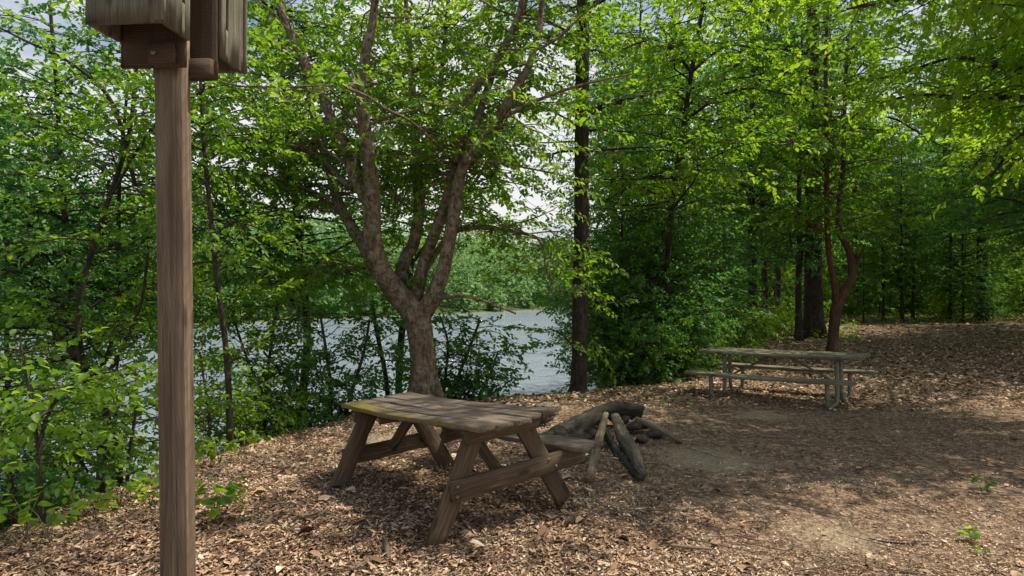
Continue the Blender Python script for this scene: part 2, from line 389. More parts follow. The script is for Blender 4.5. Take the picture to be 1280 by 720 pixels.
# ------------------------------------------------------------------ leaves
def leaf6(w, curl, fold):
    """a pointed leaf of unit length folded along its midrib; along +y"""
    return np.array([(0,0,0),(w*.5,.32,fold),(w*.42,.66,fold-curl*.4),(0,1,-curl),(-w*.42,.66,fold-curl*.4),(-w*.5,.32,fold)])
Q6 = np.array([(0,1,2,3),(0,3,4,5)])
def leaf4(w, curl, fold):
    return np.array([(0,0,0),(w*.5,.45,fold),(0,1,-curl),(-w*.5,.45,fold)])
Q4 = np.array([(0,1,2,3)])
def rotm(yaw, pitch, roll):
    """N rotation matrices: roll about y (leaf axis), then pitch about x, then yaw about z"""
    cy, sy, cp, sp, cr, sr = np.cos(yaw), np.sin(yaw), np.cos(pitch), np.sin(pitch), np.cos(roll), np.sin(roll)
    z, o = np.zeros_like(yaw), np.ones_like(yaw)
    Rz = np.stack([np.stack([cy,-sy,z],-1), np.stack([sy,cy,z],-1), np.stack([z,z,o],-1)], -2)
    Rx = np.stack([np.stack([o,z,z],-1), np.stack([z,cp,-sp],-1), np.stack([z,sp,cp],-1)], -2)
    Ry = np.stack([np.stack([cr,z,sr],-1), np.stack([z,o,z],-1), np.stack([-sr,z,cr],-1)], -2)
    return Rz@Rx@Ry
def spray_template(r, n, leaf, w, length, lod, droop=.25, wild=.35):
    """n leaves set alternately along a twig of the given length pointing to +y"""
    base = leaf6(w, .14, .07) if lod == 0 else leaf4(w, .12, .06)
    t = (np.arange(n)+.6)/n; side = np.where(np.arange(n) % 2, 1, -1)
    yaw = -side*(R(62)-t*R(30))+r.normal(0, .22, n); yaw[-1] = r.normal(0, .2)
    M = rotm(yaw, -droop+r.normal(0, wild, n), r.normal(0, wild, n))
    sz = leaf*r.uniform(.7, 1.15, n)
    P = np.stack([r.normal(0, .06*length, n), t*length, -droop*.5*length*t**2+r.normal(0, .06*length, n)], -1)
    V = np.einsum('nij,kj->nki', M, base)*sz[:, None, None]+P[:, None]
    return V.reshape(-1, 3)
DF = 1.75
class Foliage:
    def __init__(s, r, n=9, leaf=.085, w=.52, length=.34, lod=0, droop=.25, wild=.35, K=5):
        s.r = r; s.lod = lod; s.T = [spray_template(r, n, leaf, w, length, lod, droop, wild) for _ in range(K)]
        s.p = []; s.d = []; s.s = []; s.length = length
    def put(s, p, d, scale=1.):
        s.p.append(p); s.d.append(d); s.s.append(scale)
    def build(s, name, mat, parent, origin):
        P = np.array(s.p)-np.asarray(origin); D = np.array(s.d); S = np.array(s.s); n = len(P); r = s.r
        yaw = np.arctan2(-D[:, 0], D[:, 1]); pitch = np.arcsin(np.clip(D[:, 2]/np.linalg.norm(D, axis=1), -1, 1))
        M = rotm(yaw, pitch+r.normal(0, .22, n), r.normal(0, .42, n))
        k = r.integers(0, len(s.T), n); mb = MB()
        nv = 6 if s.lod == 0 else 4; base = Q6 if s.lod == 0 else Q4
        for q in range(len(s.T)):
            m = k == q
            if not m.any(): continue
            V = np.einsum('nij,kj->nki', M[m], s.T[q])*S[m][:, None, None]+P[m][:, None]
            V = V.reshape(-1, 3); nl = len(V)//nv
            Q = (base[None]+np.arange(nl)[:, None, None]*nv).reshape(-1, 4)
            mb.add(V, Q)
        return mb.build(name, mat, parent)

def side_branches(wood, fol, r, limb, rad, dens, length, zmin=1.0, up=(.0,.45), tert=.24, tert_len=(.35,.85), az=None, step=.24, size=1., tmin=.0, keep=None):
    """boughs off a limb, each with twigs and leaf sprays in a loose plane"""
    L = np.concatenate([[0], np.cumsum(np.linalg.norm(np.diff(limb, axis=0), axis=1))]); tot = L[-1]
    n = max(1, int(tot*dens*DF))
    ts = np.sort(r.uniform(tmin, 1, n))
    a0 = r.uniform(0, 6.28)
    for q, t in enumerate(ts):
        p = np.array([np.interp(t*tot, L, limb[:, c]) for c in range(3)])
        if p[2] < zmin: continue
        a = a0+q*2.4+r.normal(0, .4) if az is None else r.uniform(*az)
        ln = r.uniform(*length)*(1-.35*t)
        d = unit((math.cos(a), math.sin(a), r.uniform(*up)))
        rb = max(.006, min(np.interp(t*tot, L, rad)*.45, .011*ln+.004))
        bough(wood, fol, r, p, d, ln, rb, tert, tert_len, step, size, keep)
def bough(wood, fol, r, p, d, ln, rb, tert=.24, tert_len=(.35,.85), step=.24, size=1., keep=None, droop=.16):
    k = 6; s = np.linspace(0, 1, k)
    side = unit(np.cross(d, (0, 0, 1)))
    w1, w2 = r.normal(0, .13*ln), r.normal(0, .08*ln); bow = r.uniform(-.08, .2)
    C = p+d*ln*s[:, None]+side*(w1*np.sin(s*3)+w2*np.sin(s*6.5))[:, None]
    C[:, 2] += ln*(bow*np.sin(s*3.1)-droop*s**2)+r.normal(0, .012*ln, k)*s
    if keep is not None and not keep(C[-1]): return
    tube(wood, C, np.linspace(rb, max(.0035, rb*.25), k), 4 if rb < .02 else 6, cap=False)
    nt_ = max(2, int(ln*.85/tert)); sg = 1
    for i in range(nt_+1):
        t = .18+.82*i/nt_
        q = np.array([np.interp(t, s, C[:, c]) for c in range(3)])
        sg = -sg
        ang = sg*r.uniform(.55, 1.1) if i < nt_ else r.normal(0, .1)
        c_, s_ = math.cos(ang), math.sin(ang)
        dd = unit((d[0]*c_-d[1]*s_, d[0]*s_+d[1]*c_, d[2]*.4+r.normal(-.05, .34)))
        tl = r.uniform(*tert_len)*(1.1-.5*t)*min(1., ln/1.4+.3)
        e = q+dd*tl+np.array([0, 0, -.1*tl])
        tube(wood, np.array([q, (q+e)/2+(0, 0, .03*tl), e]), [.0045*size**.5, .003*size**.5, .0018], 3, cap=False)
        m = max(1, int(tl/step))
        for j in range(m):
            u = (j+.4)/m
            fj = sg2 = 1 if j % 2 else -1
            an = fj*r.uniform(.3, .8) if j < m-1 else 0
            c2, s2 = math.cos(an), math.sin(an)
            fol.put(q+(e-q)*u, (dd[0]*c2-dd[1]*s2, dd[0]*s2+dd[1]*c2, dd[2]+r.normal(-.05, .15)), size*r.uniform(.8, 1.2))

def px_limb(spec, n=None):
    """[(px,py,depth,width px)] -> smooth centre line and radii"""
    P = np.array([at(a, b, c) for a, b, c, w in spec]); Rr = np.array([w/F*c/2 for a, b, c, w in spec])
    n = n or 6*len(spec)
    C = curve(P, n); rr = np.interp(np.linspace(0, 1, n), np.linspace(0, 1, len(Rr)), Rr)
    return C, rr

# ------------------------------------------------------------------ the big forked tree at the bank
def big_tree():
    r = np.random.default_rng(5)
    base = at(530, 502, 9.75); base[2] = float(hgt(base[0], base[1]))-.05
    root = empty('forked_beech_tree', base, 'large tree with a thick leaning trunk forking low into many limbs on the lake bank', 'tree')
    wood = MB()
    fol = Foliage(r, n=15, leaf=.09, w=.55, length=.38)
    D = 9.75
    T = [(531,512,D,62),(530,502,D,46),(530,485,D,37),(529,455,D,33),(527,430,D,31),(524,408,D,32),(521,388,D,33)]
    C, rr = px_limb(T, 26); tube(wood, C, rr, 16, .07, r)
    limbs = dict(
      a=[(523,398,D,34),(508,380,D-.03,31),(494,364,D-.1,27),(478,340,D-.2,25),(469,318,D-.3,24),(465,290,D-.35,23),(465,262,D-.4,22),(463,215,D-.5,18),(454,150,D-.6,16),(452,110,D-.7,14),(458,60,D-.8,12),(466,20,D-.8,10),(470,-60,D-.9,8),(462,-150,D-1,5)],
      b=[(465,262,D-.4,17),(452,238,D-.3,15),(441,216,D-.2,14),(428,179,D,13),(408,135,D+.2,12),(388,92,D+.3,11),(366,48,D+.5,9),(350,10,D+.6,8),(330,-70,D+.8,5)],
      c=[(464,330,D-.2,15),(450,300,D+.2,14),(436,278,D+.4,13),(420,245,D+.6,12),(409,205,D+.8,10),(396,165,D+1,9),(384,110,D+1.2,7),(370,40,D+1.4,5)],
      d=[(500,352,D+.3,17),(506,325,D+.5,16),(517,304,D+.6,15),(523,275,D+.7,14),(524,245,D+.75,14),(521,205,D+.8,12),(519,175,D+.9,11),(516,120,D+1,9),(512,60,D+1,7),(505,-20,D+1.1,5)],
      e=[(518,378,D+.1,20),(524,352,D+.1,17),(532,322,D+.1,15),(543,292,D,14),(556,255,D,13),(568,214,D-.1,12),(575,172,D-.1,11),(584,126,D-.2,10),(604,97,D-.3,9),(630,60,D-.3,8),(650,10,D-.4,7),(668,-80,D-.5,5)],
      f=[(528,392,D,26),(541,372,D-.1,21),(550,350,D-.2,18),(556,330,D-.2,17),(562,295,D-.3,16),(569,258,D-.3,15),(578,210,D-.4,13),(606,170,D-.5,12),(631,135,D-.6,11),(648,105,D-.6,10),(662,79,D-.7,9),(675,25,D-.7,7),(680,-50,D-.8,5)],
      g=[(575,220,D-.35,10),(590,170,D-.1,10),(606,120,D+.1,9),(628,60,D+.2,8),(650,20,D+.3,7),(668,-40,D+.4,5)],
      h=[(522,350,D+.1,10),(540,325,D+.3,11),(556,300,D+.5,9),(572,288,D+.5,9),(600,284,D+.4,8),(628,287,D+.3,8),(652,291,D+.2,6),(672,298,D,5),(680,312,D-.1,4),(682,335,D-.1,3.5),(689,352,D-.1,3),(684,372,D-.1,2)],
      i=[(440,236,D-.2,9),(424,222,D-.1,9),(402,198,D+.1,8),(378,185,D+.3,8),(338,179,D+.5,7),(300,172,D+.7,6),(245,168,D+.8,4)],
      j=[(436,278,D+.4,7),(415,258,D+.6,6),(384,239,D+.8,6),(338,224,D+1,5),(300,228,D+1.1,5),(238,230,D+1.2,3)],
      k=[(480,345,D-.1,8),(456,332,D+.2,7),(412,341,D+.3,6),(372,342,D+.4,4),(330,350,D+.4,3)],
      l=[(541,372,D-.1,8),(560,372,D-.4,6),(581,370,D-.6,6),(612,379,D-.7,4),(645,392,D-.8,3)],
      m=[(631,146,D-.6,6),(660,130,D-.8,6),(700,114,D-1,5),(737,103,D-1.2,4),(790,92,D-1.4,3)],
      n=[(569,206,D-.2,5),(545,180,D-.9,5),(514,152,D-1.5,4),(481,135,D-2,4),(455,118,D-2.3,4),(419,107,D-2.5,4),(360,108,D-2.7,3),(300,107,D-2.9,3),(272,100,D-3,2)],
      o=[(447,222,D-.4,8),(446,205,D-.42,8),(445,186,D-.45,5)],
      p=[(675,60,D-.7,5),(700,45,D-.8,4),(728,18,D-.9,3),(760,-10,D-1,3)])
    Cs = {}
    for k, s in limbs.items():
        C, rr = px_limb(s); rr = rr*(.78 if k in 'hijklmnp' else 1.02)
        Cs[k] = (C, rr); tube(wood, C, rr, 12 if rr[0] > .1 else 8, .05, r)
    for a in np.linspace(.3, 6.2, 6):      # root flare
        P0 = base+np.array([math.cos(a)*.14, math.sin(a)*.14, .42]); P1 = base+np.array([math.cos(a)*.3, math.sin(a)*.3, .08]); P2 = base+np.array([math.cos(a+.2)*.6, math.sin(a+.2)*.6, -.08])
        P2[2] = hgt(P2[0], P2[1])-.05
        tube(wood, curve([P0, P1, P2], 7), [.1, .09, .03], 8, .1, r)
    for k, (dens, ln, tm) in dict(a=(2.3,(1,2.4),.4), b=(2.4,(1,2.3),.15), c=(2.6,(1,2.3),.2), d=(2.4,(1,2.2),.3), e=(2.2,(1,2.3),.35), f=(2.2,(1,2.4),.35), g=(2.2,(.9,2),.15), h=(3,(.7,1.6),.3), i=(3.2,(.8,1.7),.2), j=(3.2,(.8,1.7),.15), k=(3.8,(.7,1.5),.2), l=(3.2,(.6,1.2),.25), m=(3,(.6,1.4),.15), n=(1.2,(.4,.9),.2), p=(2.6,(.6,1.3),.1)).items():
        C, rr = Cs[k]
        side_branches(wood, fol, r, C, rr, dens*(2.1 if k in 'defgm' else 1.75), ln, zmin=1.7, keep=lambda e: e[1] > D-.3 or r.random() < .2, tmin=tm, up=(-.3,.75), tert=.25, step=.24)
    wood.build('trunk', BARK, root, smooth=True, origin=base)
    fol.build('crown', LEAF, root, base)
    return fol
big_tree()

# ------------------------------------------------------------------ generic trees grown from a list of limbs
def grown_tree(name, label, base, limbs, bark, leafm, fol, r, rules, cat='tree', group=None, seg=8):
    """limbs: list of (centre line, radii, (density, length, tmin, zmin, up))"""
    root = empty(name, base, label, cat, group)
    wood = MB()
    for C, rr, rule in limbs:
        tube(wood, C, rr, seg if rr[0] > .03 else 6, .05, r)
        if rule: side_branches(wood, fol, r, C, rr, rule[0], rule[1], tmin=rule[2], zmin=rule[3], up=rule[4], **rules)
    wood.build('trunk', bark, root, smooth=True, origin=base)
    fol.build('crown', leafm, root, base)
    return root

def to_ground(p, d=.05):
    p = np.array(p, float); p[2] = float(hgt(p[0], p[1]))-d; return p

def pine():
    r = np.random.default_rng(8); D = 11.0
    s = [(723,492,D,30),(723,480,D,21),(724,440,D,19),(725,360,D,19),(727,280,D,18.5),(727,200,D,18),(728,100,D,17),(729,0,D,16),(730,-150,D,14),(730,-330,D,9),(731,-480,D,4)]
    C, rr = px_limb(s, 70); base = to_ground(C[0]); C[0][2] = min(C[0][2], base[2])
    fol = Foliage(r, n=14, leaf=.09, w=.52, length=.36)
    L = [(C, rr, (2.0, (1.2, 2.8), .3, 3.0, (-.1, .35)))]
    for q in [[(726,330,D,5),(712,322,D-.2,4),(700,326,D-.3,3)], [(725,445,D,3),(705,420,D-.4,2.5),(690,412,D-.5,2)], [(724,470,D,2),(712,458,D-.3,2)], [(728,150,D,6),(760,130,D-.5,5),(800,128,D-.9,3)]]:
        c, w = px_limb(q, 10); L.append((c, w, (3.5, (.4, .8), .3, .5, (-.2, .2))))
    grown_tree('straight_tree', 'tall straight single dark trunk on the bank to the right of the forked tree', base, L, BARK_P, LEAF, fol, r, dict(tert=.27, step=.26), seg=12)
pine()

def W(x, y, z, w):
    return (640+F*x/y, HOR-(z-EYE)/y*F, y, w*F/y)
# trees and shrubs on the left bank and around the clearing, each grown by hand
def hand(name, label, specs, bark, leafm, seed, cat='tree', group=None, leaf=.084, n=14, length=.36, w=.55, lod=0, rules=None, extra=None, ground=True):
    r = np.random.default_rng(seed)
    fol = Foliage(r, n=n, leaf=leaf, w=w, length=length, lod=lod)
    L = []
    for i, (s, rule) in enumerate(specs):
        C, rr = px_limb(s, 8*len(s) if len(s) < 8 else None)
        if i == 0:
            base = to_ground(C[0])
            if ground: C[0] = base
        L.append((C, rr, rule))
    return grown_tree(name, label, base, L, bark, leafm, fol, r, rules or dict(tert=.25, step=.24), cat, group)
U = (-.25, .6)
# thin tree beside the post
hand('slender_tree', 'thin upright dark tree on the bank between the post and the forked tree',
     [([(288,545,7.4,9),(287,500,7.4,8),(282,430,7.4,7.5),(274,370,7.4,7),(268,320,7.4,6.5),(262,260,7.4,6),(255,190,7.4,5),(250,110,7.4,4),(246,0,7.4,3)], (5.5,(.6,1.5),.3,1.4,U)),
      ([(284,460,7.4,3),(300,440,7.6,3),(318,432,7.8,2)], (4,(.3,.6),.2,.5,U))], BARK_W, LEAF, 21)
# leaning trunks at the left
hand('leaning_tree', 'dark tree leaning left over the lake bank at the left edge',
     [([(148,590,9.2,16),(132,525,9.2,15),(112,470,9.2,14),(80,420,9.3,13),(50,370,9.4,12),(15,310,9.5,11),(-30,240,9.6,9),(-60,150,9.7,7),(-80,40,9.8,5)], (5,(1,2.4),.25,.6,U)),
      ([(104,455,9.2,9),(92,410,9.4,8),(90,372,9.6,8),(84,300,9.8,7),(76,220,10,6),(70,120,10,5),(60,0,10,4)], (6,(1,2.4),.15,.6,U)),
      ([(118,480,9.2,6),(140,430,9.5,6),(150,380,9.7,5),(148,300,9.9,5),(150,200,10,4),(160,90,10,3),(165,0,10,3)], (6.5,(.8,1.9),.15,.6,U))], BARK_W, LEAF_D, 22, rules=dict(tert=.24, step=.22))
hand('bank_tree', 'leafy tree growing from the bank slope just left of the post',
     [([(128,600,8.2,12),(126,540,8.2,11),(106,470,8.2,9),(98,400,8.2,8),(110,330,8.2,7),(135,250,8.1,6),(160,170,8,5),(170,70,8,4)], (4,(.9,2),.3,.8,U)),
      ([(118,500,8.2,6),(150,440,8.1,5),(176,380,8,4),(186,300,7.9,3)], (4,(.6,1.3),.2,.6,U)),
      ([(168,230,8,5),(140,130,7.8,5),(90,80,7.6,4),(30,50,7.4,3),(-10,30,7.3,2)], (1.4,(.5,1.0),.3,.6,U)),
      ([(135,250,8.1,4),(190,160,7.8,4),(250,115,7.6,3),(300,100,7.5,2)], (2.6,(.5,1.1),.2,.6,U))], BARK_W, LEAF, 23)
hand('bank_tree', 'broad tree low on the slope behind the slender tree, left of the forked one',
     [([(376,560,12.5,12),(378,500,12.5,11),(384,430,12.5,10),(380,360,12.5,9),(370,270,12.5,8),(360,180,12.5,7),(350,60,12.5,6),(345,-60,12.5,4)], (6.5,(1.4,3.4),.3,1.7,U)),
      ([(382,400,12.5,6),(340,340,12.6,5),(300,290,12.6,4),(250,220,12.7,3)], (4,(.8,1.8),.15,1.6,U))], BARK_W, LEAF_D, 24, rules=dict(tert=.27, step=.26), leaf=.11)
hand('bank_tree', 'tree rising from the slope straight behind the forked tree, its crown filling the gaps',
     [([(500,560,13,10),(498,500,13,9),(502,420,13,8.5),(514,330,13,8),(530,230,13,7),(548,120,13,6),(560,0,13,5),(566,-120,13,3)], (4.6,(1.4,3),.35,3.0,U)),
      ([(514,330,13,5),(560,270,13.2,5),(610,200,13.4,4),(640,110,13.6,3)], (5.5,(.9,1.9),.15,2.5,U))], BARK_W, LEAF, 34, leaf=.1)
hand('bank_shrub', 'tall leafy shrub rising over the water midway between the post and the forked tree',
     [([(330,545,9.9,6),(332,500,9.9,5),(338,440,9.9,4),(346,380,9.9,3.5),(352,330,9.9,3)], (9,(.5,1.2),.05,-1,U)),
      ([(332,500,9.9,4),(310,450,10,3),(296,410,10.1,3),(285,370,10.2,2)], (8,(.4,.9),.1,-1,U))], BARK_W, LEAF, 35, 'shrub')
hand('bank_shrub', 'low leafy bush behind the bank edge just left of the thick forked trunk',
     [([(412,540,9.6,6),(414,490,9.6,5),(408,440,9.6,4),(400,390,9.7,3)], (9,(.5,1.1),.1,-1,U)),
      ([(425,545,9.8,5),(440,490,9.9,4),(455,440,10,4),(462,400,10,3)], (6,(.4,1.0),.1,-1,U)),
      ([(396,545,9.4,5),(370,500,9.4,4),(350,465,9.4,3),(330,440,9.4,3)], (9,(.5,1.0),.1,-1,U)),
      ([(488,535,10.6,6),(482,470,10.6,6),(470,410,10.7,5),(466,380,10.8,4)], (6,(.4,.9),.1,-1,U))], BARK_W, LEAF_D, 25, 'shrub', leaf=.085)
hand('bank_shrub', 'sparse leafy bush over the water between the forked trunk and the straight tree',
     [([(556,540,10.9,6),(566,490,10.9,4),(585,440,10.9,4),(600,400,11,3)], (10,(.5,1.1),.1,-1,U)),
      ([(552,540,10.9,5),(556,480,11,4),(560,430,11,3),(550,395,11,2)], (11,(.4,.9),.05,-1,U)),
      ([(566,540,10.9,4),(595,500,10.8,3),(612,470,10.7,2),(622,440,10.7,2)], (10,(.4,.8),.2,-1,U))], BARK_W, LEAF_D, 26, 'shrub', leaf=.085)
hand('young_tree', 'young maple with bright yellow green leaves at the left, lit by the sun',
     [([(62,680,4.9,9),(53,625,4.9,7),(50,570,4.95,6),(60,520,5,5),(80,490,5.05,4),(110,470,5.1,3),(140,465,5.1,2)], (7,(.25,.55),.4,.2,(-.1,.3))),
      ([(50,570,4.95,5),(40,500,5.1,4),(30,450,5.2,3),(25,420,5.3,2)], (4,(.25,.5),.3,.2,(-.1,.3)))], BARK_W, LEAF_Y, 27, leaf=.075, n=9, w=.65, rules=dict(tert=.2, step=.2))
hand('young_tree', 'leafy sapling on the left bank close to the foot of the post',
     [([(160,600,6.4,5),(165,550,6.4,4),(172,500,6.4,3),(168,450,6.4,2)], (8,(.35,.8),.15,-1,(-.1,.3))),
      ([(110,590,6.8,5),(80,540,6.9,4),(40,520,7,3),(10,500,7,2)], (5,(.3,.7),.15,-1,(-.1,.3)))], BARK_W, LEAF, 28, leaf=.08, rules=dict(tert=.2, step=.2))
hand('bank_shrub', 'low dark bush on the bank at the bottom left corner beneath the young maple',
     [([(20,620,6.0,5),(10,580,6.0,4),(0,520,6.1,3),(-20,470,6.2,3)], (6,(.3,.7),.1,-1,(-.1,.3))),
      ([(85,600,6.6,5),(95,560,6.6,4),(100,520,6.6,3)], (9,(.3,.7),.1,-1,(-.1,.3)))], BARK_W, LEAF_D, 29, 'shrub', leaf=.08, rules=dict(tert=.2, step=.2))
hand('bank_shrub', 'small bush with fine leaves right of the post along the edge of the bank',
     [([(262,560,7.6,4),(262,520,7.7,3),(256,480,7.8,3),(250,440,7.9,2)], (9,(.3,.6),.1,-1,U)),
      ([(300,560,8.0,4),(312,530,8.1,3),(330,505,8.2,2)], (9,(.3,.6),.1,-1,U)),
      ([(345,545,8.6,4),(350,515,8.7,3),(365,490,8.8,2)], (9,(.3,.6),.1,-1,U))], BARK_W, LEAF, 30, 'shrub', leaf=.075, rules=dict(tert=.2, step=.2))

# trees around the clearing on the right
hand('forked_reddish_tree', 'small crooked reddish brown tree forking low behind the far picnic table',
     [([(1040,441,17.3,17),(1041,425,17.3,14),(1043,400,17.3,13),(1046,382,17.3,14),(1056,362,17.3,12),(1065,345,17.3,10),(1062,315,17.3,9),(1048,285,17.3,8),(1050,250,17.3,7),(1055,205,17.3,6),(1056,150,17.3,5),(1060,60,17.3,4)], (2.6,(1.2,2.6),.35,2.2,U)),
      ([(1046,385,17.3,9),(1042,350,17.2,8),(1036,315,17.1,7),(1034,260,17,7),(1034,180,17,6),(1033,90,16.9,5),(1036,0,16.8,4),(1040,-90,16.8,3)], (3.2,(1.2,2.8),.3,2.5,U)),
      ([(1065,345,17.3,6),(1074,325,17.2,4),(1082,305,17.1,3)], None),
      ([(1034,290,17,4),(1012,280,16.8,4),(995,262,16.6,3),(985,250,16.5,2)], (3,(.6,1.2),.2,2,U)),
      ([(1034,205,17,5),(1010,180,16,4),(960,176,15,4),(930,178,14.2,3),(900,178,13.6,2)], (3,(.8,1.6),.1,2,U))],
     BARK_R, LEAF, 41, leaf=.13, length=.42, rules=dict(tert=.3, step=.3))
hand('clearing_tree', 'slender tree whose leafy boughs hang over the far picnic table from the left',
     [([(846,480,13.6,8),(842,430,13.6,7.5),(835,360,13.6,7),(838,280,13.5,7),(850,190,13.4,6),(865,90,13.2,6),(880,0,13,5),(890,-120,12.8,4)], (4.2,(1.2,2.9),.3,3.3,U)),
      ([(865,90,13.2,4),(840,60,12.2,4),(810,50,11.3,3),(780,60,10.5,2)], (3.5,(.6,1.3),.1,2,U)),
      ([(858,150,13.3,4),(900,120,12.6,4),(940,110,12,3),(990,118,11.5,2)], (3.5,(.7,1.4),.1,2,U))],
     BARK_W, LEAF, 42, leaf=.115, length=.38, rules=dict(tert=.27, step=.26))
hand('overhanging_tree', 'tree at the right edge whose long sunlit boughs reach into the clearing above, with unseen higher limbs added for shade',
     [([(1420,560,8.4,36),(1415,480,8.4,30),(1410,330,8.4,28),(1400,150,8.4,26),(1390,-50,8.4,22),(1385,-300,8.4,14)], (4.5,(1.2,2.6),.38,3.8,U)),
      ([W(8.2,8.4,6,.1),W(8.7,6.8,7.3,.08),W(9,5.8,8.3,.05)], (5,(.7,1.5),.1,4,U)),  # high limbs out of view, added and shaped for shade on the floor
      ([(1385,-150,8.4,14),(1250,-330,7.4,11),(1130,-440,6.7,9)], (5,(.6,1.5),.3,4,U)),
      ([(1385,-160,8.4,12),(1330,-300,7.2,10),(1330,-400,6.6,8)], (5,(.9,1.8),.1,4,U)),
      ([W(8.2,8.4,6.5,.12),W(6.8,7.2,8,.09),W(5.2,5.9,9,.07),W(4.4,5.6,9.3,.04)], (7,(.5,1.2),.15,4,U)),
      ([W(8.2,8.4,8,.12),W(6,6.8,10,.09),W(4.3,5.9,10.5,.06),W(2.8,5.2,10.7,.05),W(1.6,4.9,10.8,.03)], (2.6,(.6,1.1),.42,4,(-.2,.2))),  # this limb and the next added unseen to dapple the left foreground
      ([W(8.2,8.4,8.2,.12),W(6,8,10.2,.09),W(4.2,7.4,10.7,.06),W(2.4,6.9,10.9,.04),W(1.2,6.2,11,.03)], (2.4,(.6,1.1),.4,4,(-.2,.2))),
      ([W(8.2,8.4,5.5,.12),W(7.6,9.6,6.6,.09),W(6.6,11.2,7.4,.07),W(5.2,12.6,8,.05)], (3,(.8,2.),.15,4,U)),
      ([W(8.2,8.4,4.6,.12),W(7.4,7.2,5.5,.09),W(6.4,6.4,6,.07),W(5.2,6.2,6.3,.05),W(4.2,6.2,6.4,.03)], (4.5,(.8,1.7),.15,4,U)),
      ([(1400,120,8.4,9),(1340,92,8.8,8),(1280,90,9.2,6),(1230,76,9.6,5),(1190,72,9.9,4),(1130,90,10.3,3),(1090,100,10.5,2)], (4.2,(.7,1.6),.15,2,(-.35,.2))),
      ([(1404,220,8.4,8),(1340,140,8.8,7),(1280,122,9,6),(1210,122,9.6,5),(1150,118,10,4),(1100,128,10.4,3)], (4.2,(.7,1.6),.15,2,(-.35,.2))),
      ([(1395,40,8.4,9),(1340,10,8,8),(1270,-10,7.7,6),(1200,-10,7.5,5),(1120,0,7.4,4),(1060,10,7.3,3)], (4.4,(.7,1.6),.15,2,(-.35,.2))),
      ([(1395,20,8.4,8),(1330,80,9.6,7),(1290,150,10.4,5),(1262,190,11,4),(1240,220,11.4,3)], (5,(.6,1.4),.15,2,(-.45,.1))),
      ([(1390,-60,8.4,9),(1300,-90,9,8),(1200,-80,9.6,6),(1090,-60,10.2,5),(980,-40,10.8,4),(900,-30,11.2,3)], (4,(.8,1.8),.1,2,(-.35,.2)))],
     BARK_W, LEAF_Y, 43, leaf=.1, rules=dict(tert=.24, step=.23))
hand('thin_leaning_stem', 'pale bare dead stem leaning left among the shrubs behind the far table',
     [([(921,425,19,5),(915,380,19,4.5),(900,335,19,4),(880,292,19,3),(872,270,19,2)], (.8,(.2,.4),.6,3,U))], TWIG, LEAF_D, 44, 'dead stem')

# ------------------------------------------------------------------ woods: prototypes and copies
def proto_tree(name, label, cat, h, r0, leaf, dens, blen, zfirst, seed, bark, leafm, loc, group, lean=.6, up=(-.25,.75), tert=.4, tert_len=(.5,1.3), step=.38, length=.55, n=13, size=1., taper_top=True, multi=1):
    r = np.random.default_rng(seed)
    fol = Foliage(r, n=n+2, leaf=leaf*.86, w=.56, length=length, lod=1, wild=.42)
    base = np.zeros(3); L = []
    for q in range(multi):
        k = 7; s = np.linspace(0, 1, k); o = r.normal(0, lean*(.4 if multi == 1 else 1), 2)
        P = np.stack([o[0]*s**1.3+r.normal(0, .1*lean, k)*s, o[1]*s**1.3+r.normal(0, .1*lean, k)*s, -.15+s*(h+.15)*(1 if q == 0 else r.uniform(.6, .95))], 1)
        C = curve(P, 26); u = np.linspace(0, 1, 26)
        rr = r0*(1-.85*u**1.1)*(1+.7*np.exp(-u*h/.35))*(1 if q == 0 else .7)
        L.append((C, rr, (dens, blen, 0., zfirst, up)))
    root = grown_tree(name, label, (0, 0, 0), L, bark, leafm, fol, r, dict(tert=tert, tert_len=tert_len, step=step, size=size), cat, group)
    return root
G1, G2, G3, G4 = 'tall trees of the wood beyond the clearing', 'understorey saplings below the tall trees', 'bushes along the edge of the wood', 'trees standing behind the left bank'
PT = [proto_tree('forest_tree', 'tall forest tree', 'tree', h, r0, .17, d, bl, zf, sd, BARK_W, lm, None, G1)
      for h, r0, d, bl, zf, sd, lm in ((17,.2,4.6,(2,4.2),4.0,61,LEAF), (15,.16,5,(1.8,3.8),3.0,62,LEAF_D), (18,.24,4.4,(2,4.5),5.0,63,LEAF), (13,.13,5.5,(1.6,3.2),2.4,64,LEAF_D))]
PS = [proto_tree('sapling', 'thin sapling', 'sapling', h, r0, .13, d, bl, zf, sd, BARK_W, lm, None, G2, up=(-.15,.4), tert=.3, tert_len=(.3,.8), step=.3, length=.4)
      for h, r0, d, bl, zf, sd, lm in ((6.5,.045,7,(.9,2.2),.9,71,LEAF), (5,.035,8,(.8,1.9),.6,72,LEAF_Y), (8,.06,6.5,(1,2.4),1.2,73,LEAF_D))]
PB = [proto_tree('woodland_bush', 'woodland bush', 'bush', h, r0, .1, d, bl, zf, sd, BARK_W, lm, None, G3, lean=.55, up=(-.1,.5), tert=.25, tert_len=(.25,.6), step=.25, length=.32, multi=4)
      for h, r0, d, bl, zf, sd, lm in ((2.4,.02,8,(.5,1.1),.1,81,LEAF_D), (1.5,.015,9,(.4,.9),.05,82,LEAF), (3.4,.028,7,(.6,1.3),.2,83,LEAF_D))]
used = set()
def plant(protos, i, x, y, rz, sc, label, group):
    p = protos[i]; z = float(hgt(x, y))
    if (id(protos), i) not in used:
        used.add((id(protos), i)); p.location = (x, y, z); p.rotation_euler = (0, 0, rz)
        p.scale = (sc,)*3; p['label'] = label; p['group'] = group; return p
    return copy_thing(p, (x, y, z), rz, sc, label, group)
def gx(px, Y): return (px-640)/F*Y
r = np.random.default_rng(91)
